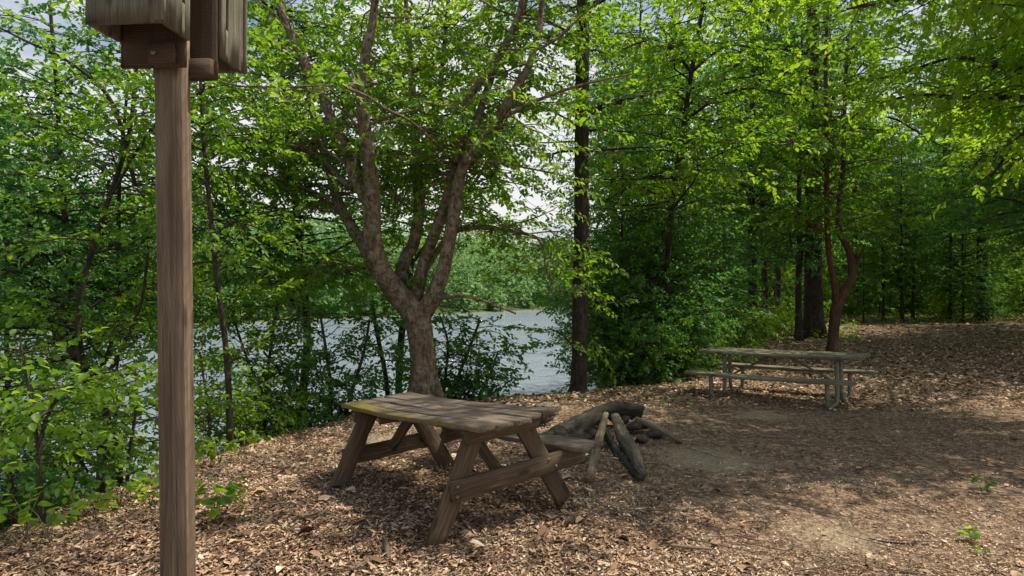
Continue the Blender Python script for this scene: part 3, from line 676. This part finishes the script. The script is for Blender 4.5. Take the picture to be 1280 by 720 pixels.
# trunks that stand out behind the clearing: (px, distance, prototype, scale, label)
for px, Y, i, sc, lab in ((940,25,0,1.0,'tall tree second from left in the row behind the far table'),
                          (956,27,1,.95,'narrow dark trunk just right of the leftmost thick trunk behind the far table'),
                          (973,29,3,1.1,'thin dark trunk in the middle of the row behind the far table'),
                          (998,22,1,.75,'tree with a gently curved trunk beside the thickest trunk'),
                          (1016,23,2,1.35,'thickest dark trunk in the wood, right behind the reddish forked tree')):
    plant(PT, i, gx(px, Y), Y, r.uniform(0, 6), sc, lab, G1)
for px, Y, i, sc, lab in ((905,24,3,.62,'slim leaning trunk at the left end of the row behind the far table'),
                          (1104,33,3,.6,'slim trunk in the shade just right of the reddish forked tree'),
                          (1127,32.5,3,.72,'slim dark double trunk midway between the reddish tree and the right edge'),
                          (1141,33.5,1,.5,'slimmest trunk of the pair right of the reddish forked tree'),
                          (1188,35,3,.65,'slim trunk at the back of the path on the right'),
                          (1232,34,1,.6,'slim trunk near the right edge at the back of the clearing')):
    plant(PT, i, gx(px, Y), Y, r.uniform(0, 6), sc, lab, G1)
def ok_wood(x, y, pts, dmin):
    px = 640+F*x/y if y > .5 else 9999
    if 905 < px < 1072 and y < 31: return False
    if bank_d(np.array([x]), np.array([y]))[0] > -.8: return False
    if y < 12 and x < 9.5: return False
    if px < 900 and y < 13.5: return False
    if 870 <= px < 1075 and y < 21: return False
    if 1075 <= px < 1330 and y < 31: return False
    if px >= 1330 and y < 31 and x < max(9.5, 8+y*.35): return False
    return all((x-a)**2+(y-b)**2 > dmin**2 for a, b in pts)
def scatter(n, xr, yr, dmin, tries=4000):
    pts = []
    for _ in range(tries):
        if len(pts) >= n: break
        x, y = r.uniform(*xr), r.uniform(*yr)
        if ok_wood(x, y, pts, dmin) and x/y < 1.25: pts.append((x, y))
    return pts
labsT = ['tall forest tree deep in the wood beyond the clearing']
for x, y in scatter(46, (5, 62), (20, 66), 3.2):
    plant(PT, int(r.integers(0, 4)), x, y, r.uniform(0, 6.3), r.uniform(.8, 1.15), labsT[0], G1)
for x, y in scatter(60, (3, 42), (17, 50), 1.6):
    plant(PS, int(r.integers(0, 3)), x, y, r.uniform(0, 6.3), r.uniform(.75, 1.2), 'thin sapling among the trunks of the wood beyond the clearing', G2)
for x, y in scatter(60, (3, 46), (15, 48), 1.3):
    plant(PB, int(r.integers(0, 3)), x, y, r.uniform(0, 6.3), r.uniform(.6, 1.1), 'low leafy bush at the foot of the trees beyond the clearing', G3)
# dense thicket left of the far table, on and behind the bank
for px, Y, i, sc in ((770,13.4,2,.95),(795,14.2,2,1.15),(822,14,2,1.0),(850,15,2,1.2),(872,16.5,2,1.0),(762,15.5,2,1.2),(808,17,2,1.3),(865,19,2,1.3),(785,12.6,0,.75),(815,12.9,1,.9),(842,13.4,0,.8),(868,14.4,1,.9),(893,16.5,1,.75),(915,19,1,.8),(945,22.5,1,.5),(978,24.5,1,.9)):
    plant(PB, i, gx(px, Y), Y, r.uniform(0, 6.3), sc, 'dense green bush in the thicket on the bank left of the far table', 'bushes of the thicket on the bank')
for px, Y, i, sc in ((778,14.5,2,.85),(800,16,0,1),(826,15,2,.95),(856,17,2,1),(765,18,2,1.1),(835,20,2,1.2)):
    plant(PS, i, gx(px, Y), Y, r.uniform(0, 6.3), sc, 'slender dark sapling rising from the thicket left of the far table', 'saplings of the thicket on the bank')
for px, Y, i, sc in ((800,19,3,.95),(825,24,1,.8),(770,24,1,.85)):
    plant(PT, i, gx(px, Y), Y, r.uniform(0, 6.3), sc, 'tree rising behind the thicket to the right of the straight trunk', 'trees behind the thicket')
# left bank, below and beyond the crest
for px, Y, i, sc in ((20,11,1,1.0),(-30,9.5,2,.8),(110,11.5,1,.9),(345,11,1,.8)):
    x = gx(px, Y); plant(PB, i, x, Y, r.uniform(0, 6.3), sc, 'dark bush low on the slope of the left bank by the water', 'bushes low on the left bank')
for px, Y, i, sc in ((10,12.5,2,1.1),(140,12,0,1.0),(-60,11,2,1.2)):
    x = gx(px, Y); plant(PS, i, x, Y, r.uniform(0, 6.3), sc, 'slim sapling growing from the slope of the left bank', 'saplings on the left bank')
# trees added to the right of the frame to shade the clearing
for x, y, i, sc in ((14.5,13.0,1,.95),(13.9,15.6,3,1.15),(16.2,19.2,1,1.05),(18.6,22.4,2,1.0),(13.5,-1,0,.85),(16.3,16.5,0,.9),(19.5,20.5,2,.9),(22.5,25,1,1.0),(26,29.5,0,.9),(23,15,0,1)):
    plant(PT, i, x, y, r.uniform(0, 6.3), sc, 'tree added past the right edge of the clearing to shade its floor', 'trees added to shade the clearing from the right')

for x, y, i, sc in ((-6.5,-6,1,.9),(-1,-8.5,0,.85),(5,-8,2,.8),(-12,-3,3,1.0),(3,-5,3,.7)):  # unseen trees added behind the camera to cut sky light on the ground
    plant(PT, i, x, y, r.uniform(0, 6.3), sc, 'unseen tree added behind the camera to dim the sky light on the clearing', 'unseen trees added behind the camera')
# ------------------------------------------------------------------ far woods, undergrowth: nobody could count them
def crowns(name, spots, label, mat, seed, nper=420, card=1.1):
    r = np.random.default_rng(seed); mb = MB()
    base = leaf4(.8, .1, .1)
    for x, y, h, w in spots:
        g = float(hgt(x, y)); n = int(nper)
        u = r.normal(0, 1, (n, 3)); u /= np.linalg.norm(u, axis=1)[:, None]
        lob = 1+.22*np.sin(u[:, 0]*5+x)+.18*np.sin(u[:, 1]*6+y)+.15*np.sin(u[:, 2]*7+x*y)
        rad = lob*r.uniform(.72, 1.05, n)
        P = np.stack([x+u[:, 0]*w*rad, y+u[:, 1]*w*rad, g+h*.52+u[:, 2]*h*.5*rad], 1)
        M = rotm(r.uniform(0, 6.3, n), r.normal(0, .7, n), r.normal(0, .6, n))
        s = card*r.uniform(.5, 1.1, n)
        V = np.einsum('nij,kj->nki', M, base)*s[:, None, None]+P[:, None]
        mb.add(V.reshape(-1, 3), (Q4[None]+np.arange(n)[:, None, None]*4).reshape(-1, 4))
    return tag(mb.build(name, mat), label, 'woodland', kind='stuff')
r2 = np.random.default_rng(17)
sp = []
while len(sp) < 380:
    x, y = r2.uniform(-150, 90), r2.uniform(50, 230)
    fd = float(far_d(x, y))
    if 2 < fd < 75 and abs(x/y) < 1.0 and float(bank_d(np.array([x]), np.array([y]))[0]) > 10:
        h = r2.uniform(10, 19) if fd > 6 else r2.uniform(2.5, 6); sp.append((x, y, h, h*r2.uniform(.32, .5)))
crowns('far_woodland', sp, 'green wooded hillside across the lake, paled by haze put into its leaf colour', LEAF_HAZE, 18, 420, 1.0)
sp = []
while len(sp) < 190:
    x, y = r2.uniform(8, 130), r2.uniform(46, 120)
    if float(bank_d(np.array([x]), np.array([y]))[0]) < -2 and x/y < 1.3:
        h = r2.uniform(9, 19); sp.append((x, y, h, h*r2.uniform(.25, .4)))
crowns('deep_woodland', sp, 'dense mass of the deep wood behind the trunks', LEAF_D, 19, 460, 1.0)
def undergrowth():
    r = np.random.default_rng(33); mb = MB(); base = leaf6(.6, .15, .08)
    n = 26000
    x = r.uniform(2, 44, n*3); y = r.uniform(12, 52, n*3); d = bank_d(x, y); px = 640+F*x/y
    edge = np.where(px < 870, 12.4, np.where(px < 1075, 20, 31))
    m = (d < .8)&(y > edge)&(x/y < .95)&(r.random(n*3) < np.exp(-(y-edge)/14)+.15)
    m &= (np.sin(x*1.7)+np.sin(y*1.3+x)+r.normal(0, .6, n*3) > -.2)
    x, y = x[m][:n], y[m][:n]; n = len(x)
    z = hgt(x, y)+np.abs(r.normal(0, .16, n))+.02
    M = rotm(r.uniform(0, 6.3, n), r.normal(.1, .4, n), r.normal(0, .4, n)); s = r.uniform(.06, .15, n)
    V = np.einsum('nij,kj->nki', M, base)*s[:, None, None]+np.stack([x, y, z], 1)[:, None]
    mb.add(V.reshape(-1, 3), (Q6[None]+np.arange(n)[:, None, None]*6).reshape(-1, 4))
    tag(mb.build('undergrowth', LEAF), 'low green ground cover at the edge of the wood', 'undergrowth', kind='stuff')
undergrowth()
def litter():
    r = np.random.default_rng(34); mb = MB()
    def layer(n, y0, y1, size, w):
        y = y0*(y1/y0)**r.random(n); x = y*r.uniform(-.88, .88, n)
        d = bank_d(x, y); m = d < 1.8; x, y = x[m], y[m]; nn = len(x)
        # the trodden floor in the middle is barer than the bank
        bare = np.clip(1.5*np.exp(-((x-3.)**2/9+(y-6.3)**2/8)), 0, 1)*(.75+.25*np.sin(x*3+y*2.2)*np.cos(y*3.1))
        for cx, cy, q_ in ((-1.5,7.0,.45),(.6,9.2,.7),(1.95,6.35,.7),(2.2,4.3,.4),(3.4,8.6,.6)):
            bare = np.maximum(bare, np.exp(-((x-cx)**2+(y-cy)**2)/q_))
        m = r.random(nn) > bare*.88; x, y = x[m], y[m]; nn = len(x)
        z = hgt(x, y)+.004+np.abs(r.normal(0, .011, nn))
        s = size*r.uniform(.3, 1.3, nn)
        sm = 1-.45*np.clip((x-.3)/1.5, 0, 1)*np.clip((12-y)/3, 0, 1)
        s = s*sm
        wd = w*r.uniform(.6, 1.3, nn); c = r.normal(.12, .16, nn); f = r.normal(.06, .12, nn)
        V = np.zeros((nn, 6, 3))
        V[:, 1] = np.stack([wd*.5, np.full(nn, .3), f], 1); V[:, 2] = np.stack([wd*.42, np.full(nn, .68), f+c*.5], 1)
        V[:, 3] = np.stack([np.zeros(nn), np.ones(nn), c], 1)
        V[:, 4] = V[:, 2]*[-1, 1, 1]; V[:, 5] = V[:, 1]*[-1, 1, 1]
        V[:, :, 1] -= .5
        M = rotm(r.uniform(0, 6.3, nn), r.normal(0, .15, nn), r.normal(0, .17, nn))
        V = np.einsum('nij,nkj->nki', M, V)*s[:, None, None]+np.stack([x, y, z], 1)[:, None]
        mb.add(V.reshape(-1, 3), (Q6[None]+np.arange(nn)[:, None, None]*6).reshape(-1, 4))
    layer(88000, 3.2, 9.5, .041, .42)
    layer(2200, 3.2, 11, .10, .55)
    layer(60000, 3.2, 7.5, .026, .5)
    layer(50000, 3.2, 8.5, .045, .2)
    layer(60000, 9, 24, .085, .6)
    layer(9000, 24, 45, .16, .7)
    tag(mb.build('fallen_leaves', litter_mat()), 'dry brown fallen leaves scattered all over the clearing', 'leaf litter', kind='stuff')
    mb = MB()
    for _ in range(420):
        y = 3.4*(4.5)**r.random(); x = y*r.uniform(-.85, .85)
        if float(bank_d(np.array([x]), np.array([y]))[0]) > .6: continue
        a = r.uniform(0, 6.3); ln = r.uniform(.06, .32); z = float(hgt(x, y))+.018
        d = np.array([math.cos(a), math.sin(a), 0])*ln
        P = np.array([[x, y, z], [x, y, z], [x, y, z]])+np.array([-d, r.normal(0, .06*ln, 3)*[1, 1, .3], d])+[[0, 0, r.uniform(0, .01)], [0, 0, .006], [0, 0, r.uniform(0, .02)]]
        tube(mb, curve(P, 5), r.uniform(.002, .006)*np.array([1, .8, .5]), 5)
    tag(mb.build('fallen_twigs', TWIG), 'small dry twigs lying among the fallen leaves', 'twigs', kind='stuff')
litter()

# ------------------------------------------------------------------ near picnic table (one bench missing)
def near_table():
    r = np.random.default_rng(51)
    root = empty('picnic_table', (-.545, 5.058, .035), 'old brown wooden A-frame picnic table with mossy top and its near bench missing', 'picnic table')
    root.rotation_mode = 'ZYX'; root.rotation_euler = (-.014, -.063, 2.297)
    H, L, W, S = .70, 2.0, .74, .74
    mb = MB()
    nb = 5; bw = W/nb
    def warp(i):
        def f(t, y, z):
            e = max(0, (.16-t)/.16)   # t = 0 is the end by the fire ring
            return (.03*e*e if i == 0 else -.006*e*e)+.006*math.sin(t*7+i*1.7)-.012*math.sin(t*math.pi)
        return f
    for i in range(nb):
        y = -W/2+bw*(i+.5)
        e0, e1 = r.normal(0, .012), r.normal(0, .012)
        board(mb, (-L/2+e0*1.8, y, H-.019), (L/2+e1*1.5, y, H-.019), bw-.012, .034, (0, 0, 1), 16, .0014, r=r, bend=warp(i), bev=.004)
    mb.build('tabletop', W_TOP, root, grain=True)
    F0 = .585
    for sx in (-1, 1):
        x = sx*S
        for sy in (-1, 1):
            m = MB(); board(m, (x, sy*(F0+.02), -.06), (x, sy*.19, H-.045),   .15, .042, (1, 0, 0), 8, .003, r=r, bev=.008); m.build('leg', W_OLD, root, grain=True)
        xo = x+sx*.045
        m = MB(); board(m, (xo-sx*.0, -.33, H-.095), (xo, .33, H-.095), .105, .04, (1, 0, 0), 6, .002, r=r); m.build('top_support', W_OLD, root, grain=True)
        xi = x+sx*.046
        far = .475 if sx < 0 else .45
        m = MB(); board(m, (xi, -.81, .272), (xi, far, .272), .14, .04, (1, 0, 0), 12, .0025, r=r, bev=.008); m.build('bench_support', W_OLD, root, grain=True)
        for sy in (-1, 1):
            for dz in (-.03, .035):
                m = MB(); y = sy*(F0+.02-(F0-.17)*(.272+dz)/(H))
                tube(m, [(xi+sx*.018, y+dz*.5, .272+dz), (xi+sx*.028, y+dz*.5, .272+dz)], .011, 8); m.build('bolt', BOLT, root)
        # diagonal brace up to the middle of the top
        if sx > 0:
            m = MB(); board(m, (x-.045, .04, .29), (.30, .02, H-.05), .09, .038, (0, 1, 0), 6, .002, r=r); m.build('brace', W_OLD, root, grain=True)
        else:
            m = MB(); board(m, (x+.045, .0, .29), (-.30, .0, H-.05), .09, .038, (0, 1, 0), 6, .002, r=r); m.build('brace', W_OLD, root, grain=True)
    m = MB()
    for yy in (-.70,):
        board(m, (-L/2+.02, yy+.065, .363), (L/2-.0, yy+.065, .363), .125, .038, (0, 0, 1), 14, .0022, r=r, sag=.01)
        board(m, (-L/2+.02, yy-.07, .361), (L/2-.02, yy-.07, .361), .125, .038, (0, 0, 1), 14, .0022, r=r, sag=.012)
    m.build('bench', W_TOP_B, root, grain=True)
    m = MB(); board(m, (.42, -.16, H-.09), (.42, .30, H-.09), .09, .036, (1, 0, 0), 6, .002, r=r); m.build('top_support', W_OLD, root, grain=True)
W_TOP_B = wood_mat('old_bench_wood', (.10,.075,.058), (.25,.20,.15), (.42,.345,.27))
near_table()

# ------------------------------------------------------------------ far picnic table with bent pipe frame
def far_table():
    r = np.random.default_rng(52)
    x0, y0 = 4.316, 10.19
    root = empty('picnic_table', (x0, y0, -.065), 'weathered grey green picnic table with two benches on a metal pipe frame', 'picnic table')
    root.rotation_mode = 'ZYX'; root.rotation_euler = (0, -.02, -.694)
    m = MB()
    for i in range(4):
        y = -.37+.185*(i+.5)
        board(m, (-1.22+r.normal(0, .006), y, .741), (1.22+r.normal(0, .006), y, .741), .178, .044, (0, 0, 1), 12, .0018, r=r, sag=.012)
    m.build('tabletop', W_GREY, root, grain=True)
    for sy in (-1, 1):
        m = MB()
        for o in (.0,):
            board(m, (-1.26, sy*.70, .431), (1.22, sy*.70, .431), .25, .046, (0, 0, 1), 12, .0018, r=r, sag=.02)
        m.build('bench', W_GREY, root, grain=True)
    for sx in (-1, 1):
        x = sx*.86
        for sy in (-1, 1):
            P = [(x, sy*.70, .41), (x, sy*.70, .12), (x, sy*.66, .045), (x, sy*.58, .03), (x, sy*.32, .03), (x, sy*.19, .06), (x, sy*.13, .16), (x, sy*.12, .4), (x, sy*.12, .70)]
            m = MB(); tube(m, curve(P, 44), .032, 10); m.build('pipe_leg', METAL, root, smooth=True)
        m = MB(); board(m, (x, -.34, .705), (x, .34, .705), .05, .03, (0, 0, 1), 2, 0, r=r); m.build('top_bracket', METAL, root, grain=True)
        for sy in (-1, 1):
            m = MB(); board(m, (x, sy*.62, .408), (x, sy*.80, .408), .05, .006, (0, 0, 1), 2, 0, r=r, bev=.002); m.build('bench_bracket', METAL, root, grain=True)
        m = MB(); tube(m, curve([(sx*.10, 0, .715), (sx*.15, 0, .68), (sx*.80, 0, .33), (sx*.855, 0, .30)], 12), .017, 8); tube(m, [(x, -.14, .30), (x, .14, .30)], .016, 8)
        m.build('brace', METAL, root, smooth=True)
far_table()

# ------------------------------------------------------------------ timber post and the two bat boxes
def post():
    r = np.random.default_rng(53)
    gz = float(hgt(-1.72, 3.2))-.3
    root = empty('timber_post', (-1.70, 3.22, gz), 'brown squared timber post standing in the left foreground', 'post')
    m = MB()
    top = 2.95-gz
    board(m, (.018, 0, 0), (-.032, 0, top), .138, .092, (0, 1, 0), 40, .0009, r=r, bev=.004)
    m.build('shaft', W_POST, root, grain=True)
    return root
post()
def bat_box(label, yb, depth, xc, w, zlow, zback, front_sign, ztop=3.62):
    """a box on one face of the post; yb: y of its back plate, opening below"""
    r = np.random.default_rng(int(abs(yb)*1000))
    s = front_sign                      # -1: box lies towards the viewer, +1: away
    base = np.array([xc, yb, zlow])
    root = empty('bat_box', base, label, 'bat box')
    root.rotation_euler = (0, 0, R(-3))
    t = .02
    def B(name, p0, p1, ww, tt, up, mat, n=8, parent=root):
        m = MB(); board(m, p0, p1, ww, tt, up, n, .0008, r=r, bev=.003); return m.build(name, mat, parent, grain=True)
    h = ztop-zlow; zb = zback-zlow
    # back plate with fine horizontal grooves on its face
    B('back_plate', (0, 0, zb), (0, 0, h), w, t, (0, 1, 0), W_BOXIN)
    m = MB(); fw = w-.05
    k = int((h-zb)/.0105)
    for q in range(k):
        z = zb+.012+q*.0105
        m.add(np.array([(-fw/2, -t/2-.0005, z), (fw/2, -t/2-.0005, z), (fw/2, -t/2-.004, z+.0025), (-fw/2, -t/2-.004, z+.0025), (-fw/2, -t/2-.0005, z+.0055), (fw/2, -t/2-.0005, z+.0055)]), [(0,1,2,3),(3,2,5,4)])
    m.build('landing_grooves', W_BOXIN, root)
    yf = s*depth
    # side walls with a vent slot: built around the opening
    for sx in (-1, 1):
        x = sx*(w/2+.011)
        vy0, vy1 = s*.045, s*.07
        y0, y1 = s*.0, yf
        z0v, z1v = .16, .38
        mm = MB()
        def wall(ya, yb_, za, zb_):
            board(mm, (x, (ya+yb_)/2, za), (x, (ya+yb_)/2, zb_), abs(yb_-ya), t, (1, 0, 0), 4, .0006, r=r, bev=.002)
        wall(y0, vy0, 0, h); wall(vy1, y1, 0, h); wall(vy0, vy1, .0, z0v); wall(vy0, vy1, z1v, h)
        mm.build('side_wall', W_BOX, root, grain=True)
    B('front_wall', (0, yf+s*.011, 0), (0, yf+s*.011, h), w+.044, t, (0, 1, 0), W_BOX)
    for q in range(1, 3):
        y = s*depth*q/3
        m = MB(); board(m, (0, y, .09), (0, y, h-.05), w-.004, .008, (0, 1, 0), 2, .0004, r=r, bev=.001); m.build('roost_panel', W_BOXIN, root, grain=True)
    # corner strips and roof
    B('corner_strip', (w/2+.012, yf+s*.034, 0), (w/2+.012, yf+s*.034, h), .05, .02, (0, 1, 0), W_BOX)
    m = MB(); board(m, (-w/2-.07, yf*.5, h+.012), (w/2+.07, yf*.5, h+.012), depth+.14, .022, (0, 0, 1), 4, .001, r=r); m.build('roof', W_BOX, root, grain=True)
    return root
bb = bat_box('grey green wooden bat box on the near side of the post, open below', 3.13, .20, -1.775, .33, 2.885, 2.755, -1)
m = MB(); board(m, (.0, -.03, -.072), (.125, -.03, -.072), .10, .034, (0, 1, 0), 3, .0006, bev=.003); m.build('mounting_block', W_BOXIN, bb, grain=True)
m = MB(); tube(m, [(.035, -.05, -.075), (.035, -.062, -.075)], .012, 8); m.build('bolt', BOLT, bb)
bb = bat_box('bat box on the far side of the post, partly hidden by the near one', 3.305, .21, -1.70, .33, 2.87, 2.75, 1)
m = MB(); board(m, (-.15, -.032, -.07), (.15, -.032, -.07), .095, .036, (0, 1, 0), 3, .0006, bev=.003); m.build('mounting_block', W_BOXIN, bb, grain=True)

# ------------------------------------------------------------------ fire ring: logs, branches and stones
def log(name, label, pts, rad, mat, seed, cat='log', seg=12, bump_=.12, n=26):
    r = np.random.default_rng(seed); P = [np.array(p, float) for p in pts]
    m = MB(); C = curve(P, n); C += r.normal(0, np.mean(rad)*.07, C.shape)
    tube(m, C, rad, seg, bump_, r)
    o = m.build(name, mat, None, smooth=True, origin=P[0], grain=True); return tag(o, label, cat)
def gp(px, py, z=0.):
    """the point at height z seen at this place of the photograph"""
    Y = F*(EYE-z)/(py-HOR); return np.array([(px-640)/F*Y, Y, z])
log('fallen_log', 'thick dark curved log lying across the back of the fire ring', [gp(664,563,.06),gp(680,556,.10),at(706,544,7.25),at(728,529,7.5),at(750,517,7.65),at(775,510,7.7),at(802,514,7.7)], [.09,.125,.135,.115,.10,.095,.085], LOGD, 1, seg=14)
log('rotten_log', 'short broken rotten log standing up behind the right end of the near table', [at(640,525,7.9),at(660,521,7.9),at(676,518,7.9),at(690,512,7.9)], [.05,.11,.13,.08], LOGM, 2, bump_=.3)
log('branch', 'pale knobbly branch leaning down at the left of the fire ring', [at(757,517,6.95),at(750,545,6.6),at(742,575,6.15),gp(737,597,.05)], [.03,.042,.048,.042], LOGL, 3, 'branch')
log('branch', 'thick split weathered branch leaning on the stones in front', [at(769,521,7.1),at(778,545,6.75),at(790,565,6.35),gp(804,591,.07)], [.05,.07,.075,.035], LOGM, 4, 'branch', bump_=.2)
log('branch', 'grey branch lying under the thick split one', [at(756,537,6.95),at(768,560,6.5),at(778,575,6.2),gp(800,598,.03)], [.035,.04,.042,.03], LOGD, 5, 'branch')
log('branch', 'straight pale pole pointing right from the fire ring', [at(795,523,7.5),at(815,533,7.3),gp(851,551,.03)], [.026,.032,.03], LOGL, 6, 'branch')
def stone(px, py, s, lab, seed, z=.0):
    r = np.random.default_rng(seed); bmv = []
    p = gp(px, py, .0); th = np.linspace(0, np.pi, 9); ph = np.linspace(0, 2*np.pi, 14, endpoint=False)
    k = [r.uniform(.6, 1.25, 3)*s for _ in range(1)][0]; k[2] *= .62
    pl = [(unit(r.normal(0, 1, 3)), r.uniform(.42, .72)) for _ in range(14)]
    V = []
    for a in th:
        for b in ph:
            u = np.array([math.sin(a)*math.cos(b), math.sin(a)*math.sin(b), math.cos(a)])
            q = min([1.]+[d/max(u@n_, 1e-3) for n_, d in pl if u@n_ > 0])
            V.append(u*q*k*(1+r.normal(0, .015)))
    n = 14; Q = [(i*n+j, (i+1)*n+j, (i+1)*n+(j+1) % n, i*n+(j+1) % n) for i in range(8) for j in range(n)]
    m = MB(); m.add(np.array(V), Q); o = m.build('stone', STONE, None)
    o.location = (p[0], p[1], float(hgt(p[0], p[1]))+z+k[2]*.4); o.rotation_euler = (0, 0, r.uniform(0, 3))
    return tag(o, lab, 'stone')
for a in ((724,557,.15,'reddish block of stone at the left end of the fire ring, below the dark log',1,.04),(741,549,.13,'flat stone under the bend of the dark log',2,.02),(752,537,.13,'rounded stone behind the pale knobbly branch',3,.05),
          (772,534,.16,'broad stone in the middle of the fire ring behind the thick branch',4,.04),(790,543,.14,'dark stone right of the thick split branch',5,.04),(806,541,.14,'square stone at the right of the fire ring under the pole',6,.05),
          (819,548,.11,'small stone at the right edge of the fire ring',7,0),(745,563,.10,'small stone between the reddish block and the pale branch',8,0),(726,577,.12,'low pale stone in front at the left of the fire ring',9,-.02),
          (788,530,.13,'stone beneath the right end of the dark log',10,.06),(760,552,.10,'small stone in the shade between the leaning branches',11,0),(735,535,.13,'stone supporting the dark log from behind',12,.02),(800,553,.09,'little stone beside the pole near the thick branch',13,0)):
    stone(*a)
log('stick', 'short grey stick lying in the leaves in front of the near table', [gp(481,672,.03),gp(484,684,.04),gp(486,697,.02)], [.016,.02,.014], LOGM, 14, 'stick', 8)
log('stick', 'pale stick lying flat in the sunny litter at the lower right centre', [gp(838,681,.012),gp(860,683,.015),gp(888,685,.01)], [.01,.012,.008], LOGL, 15, 'stick', 8)
log('stick', 'thin dark curved stick on the ground at the lower right', [gp(1085,672,.012),gp(1110,677,.02),gp(1160,680,.012)], [.004,.006,.003], LOGD, 16, 'stick', 8)

# ------------------------------------------------------------------ small plants
def seedling(label, p, h, n, leaf, mat, seed, w=.75):
    r = np.random.default_rng(seed); root = empty('seedling', p, label, 'seedling'); wood = MB(); mb = MB()
    base = leaf6(w, .15, .05)
    for i in range(n):
        a = i*2.4+r.normal(0, .3); k = r.uniform(.4, 1); hh = h*k
        tip = np.array([math.cos(a)*h*.55*r.uniform(.4, 1), math.sin(a)*h*.55*r.uniform(.4, 1), hh])
        tube(wood, curve([(0, 0, -.01), (tip[0]*.3, tip[1]*.3, hh*.6), tip], 6), [.003, .0025, .0015], 5)
        for q in range(3):
            M = rotm(np.array([a-1.57+r.normal(0, .8)]), np.array([r.normal(-.1, .3)]), np.array([r.normal(0, .3)]))[0]
            V = base@M.T*leaf*r.uniform(.6, 1.1)+tip*(1-.12*q); mb.add(V, Q6)
    wood.build('stem', TWIG, root); mb.build('foliage', mat, root); return root
def gl(px, py): 
    p = gp(px, py, 0.); p[2] = float(hgt(p[0], p[1])); return p
seedling('small bright green broad leaved seedling alone on the ground at the lower right', gl(1214,678), .11, 4, .06, LEAF_Y, 1, .95)
seedling('tiny green seedling just below the bright one at the lower right', gl(1228,694), .06, 3, .04, LEAF, 2)
seedling('leafy green plant on the ground just right of the post', gl(268,655), .34, 12, .12, LEAF, 3)
seedling('dark green seedling in the shade near the right edge', gl(1228,612), .12, 4, .08, LEAF_D, 4)
for i, (px, py, h) in enumerate(((150,625,.35),(120,640,.25),(178,612,.3),(215,600,.3),(60,665,.3),(95,635,.4),(35,660,.35),(240,570,.35),(275,575,.25),(305,560,.3),(190,630,.2))):
    s = seedling('small green plant sprouting from the litter along the left bank edge', gl(px, py), h, 6, .09, LEAF_Y if i % 3 == 0 else LEAF, 20+i); s['group'] = 'small plants along the left bank'

# ------------------------------------------------------------------ light, sky, camera
SUN_EL, SUN_AZ = 60.0, 80.0       # azimuth clockwise from +Y (straight ahead)
w = bpy.data.worlds.new('World'); SC.world = w; w.use_nodes = True
nt = w.node_tree; nt.nodes.clear()
sky = nt.nodes.new('ShaderNodeTexSky'); sky.sky_type = 'NISHITA'; sky.sun_disc = False
sky.sun_elevation = R(SUN_EL); sky.sun_rotation = R(SUN_AZ); sky.air_density = 1.2; sky.dust_density = 2.0; sky.ozone_density = 1.0
tc = nt.nodes.new('ShaderNodeTexCoord')
cn = noise(nt, mapping(nt, tc.outputs['Generated'], (1, 1, 2.2)), 2.1, 6, .6, .3)
sz = nt.nodes.new('ShaderNodeSeparateXYZ'); nt.links.new(tc.outputs['Generated'], sz.inputs[0])
low = ramp(nt, sz.outputs['Z'], [(.22, (1,1,1)), (.62, (0,0,0))])
cl = ramp(nt, mathn(nt, 'ADD', cn, mathn(nt, 'MULTIPLY', low, .22)), [(.53, (0,0,0)), (.68, (1,1,1))])
colr = mixc(nt, mathn(nt, 'MULTIPLY', cl, .85), sky.outputs[0], (7.6, 7.5, 7.4))
bg = nt.nodes.new('ShaderNodeBackground'); bg.inputs['Strength'].default_value = .13
nt.links.new(colr, bg.inputs['Color'])
wo = nt.nodes.new('ShaderNodeOutputWorld'); nt.links.new(bg.outputs[0], wo.inputs['Surface'])
sl = bpy.data.lights.new('sun', 'SUN'); sl.energy = 5.0; sl.angle = R(.55); sl.color = (1, .92, .78)
so = bpy.data.objects.new('sun', sl); COL.objects.link(so)
el, az = R(SUN_EL), R(SUN_AZ)
from mathutils import Vector
dirv = Vector((math.sin(az)*math.cos(el), math.cos(az)*math.cos(el), math.sin(el)))
so.rotation_euler = dirv.to_track_quat('Z', 'Y').to_euler(); so.location = dirv*40
cd = bpy.data.cameras.new('camera'); cam = bpy.data.objects.new('camera', cd); COL.objects.link(cam)
cd.sensor_width = 36; cd.lens = F/1280*36; cd.clip_start = .05; cd.clip_end = 2000
cam.location = (0, 0, EYE); cam.rotation_euler = (R(90)+math.atan(6/F), 0, 0)
SC.camera = cam
SC.view_settings.view_transform = 'Standard'; SC.view_settings.look = 'None'; SC.view_settings.exposure = 0; SC.view_settings.gamma = 1
SC.cycles.max_bounces = 8; SC.cycles.diffuse_bounces = 4; SC.cycles.transmission_bounces = 4; SC.cycles.glossy_bounces = 3
SC.cycles.use_denoising = True
print('TOTAL polys', sum(len(m.polygons) for m in bpy.data.meshes), 'objects', len(bpy.data.objects))
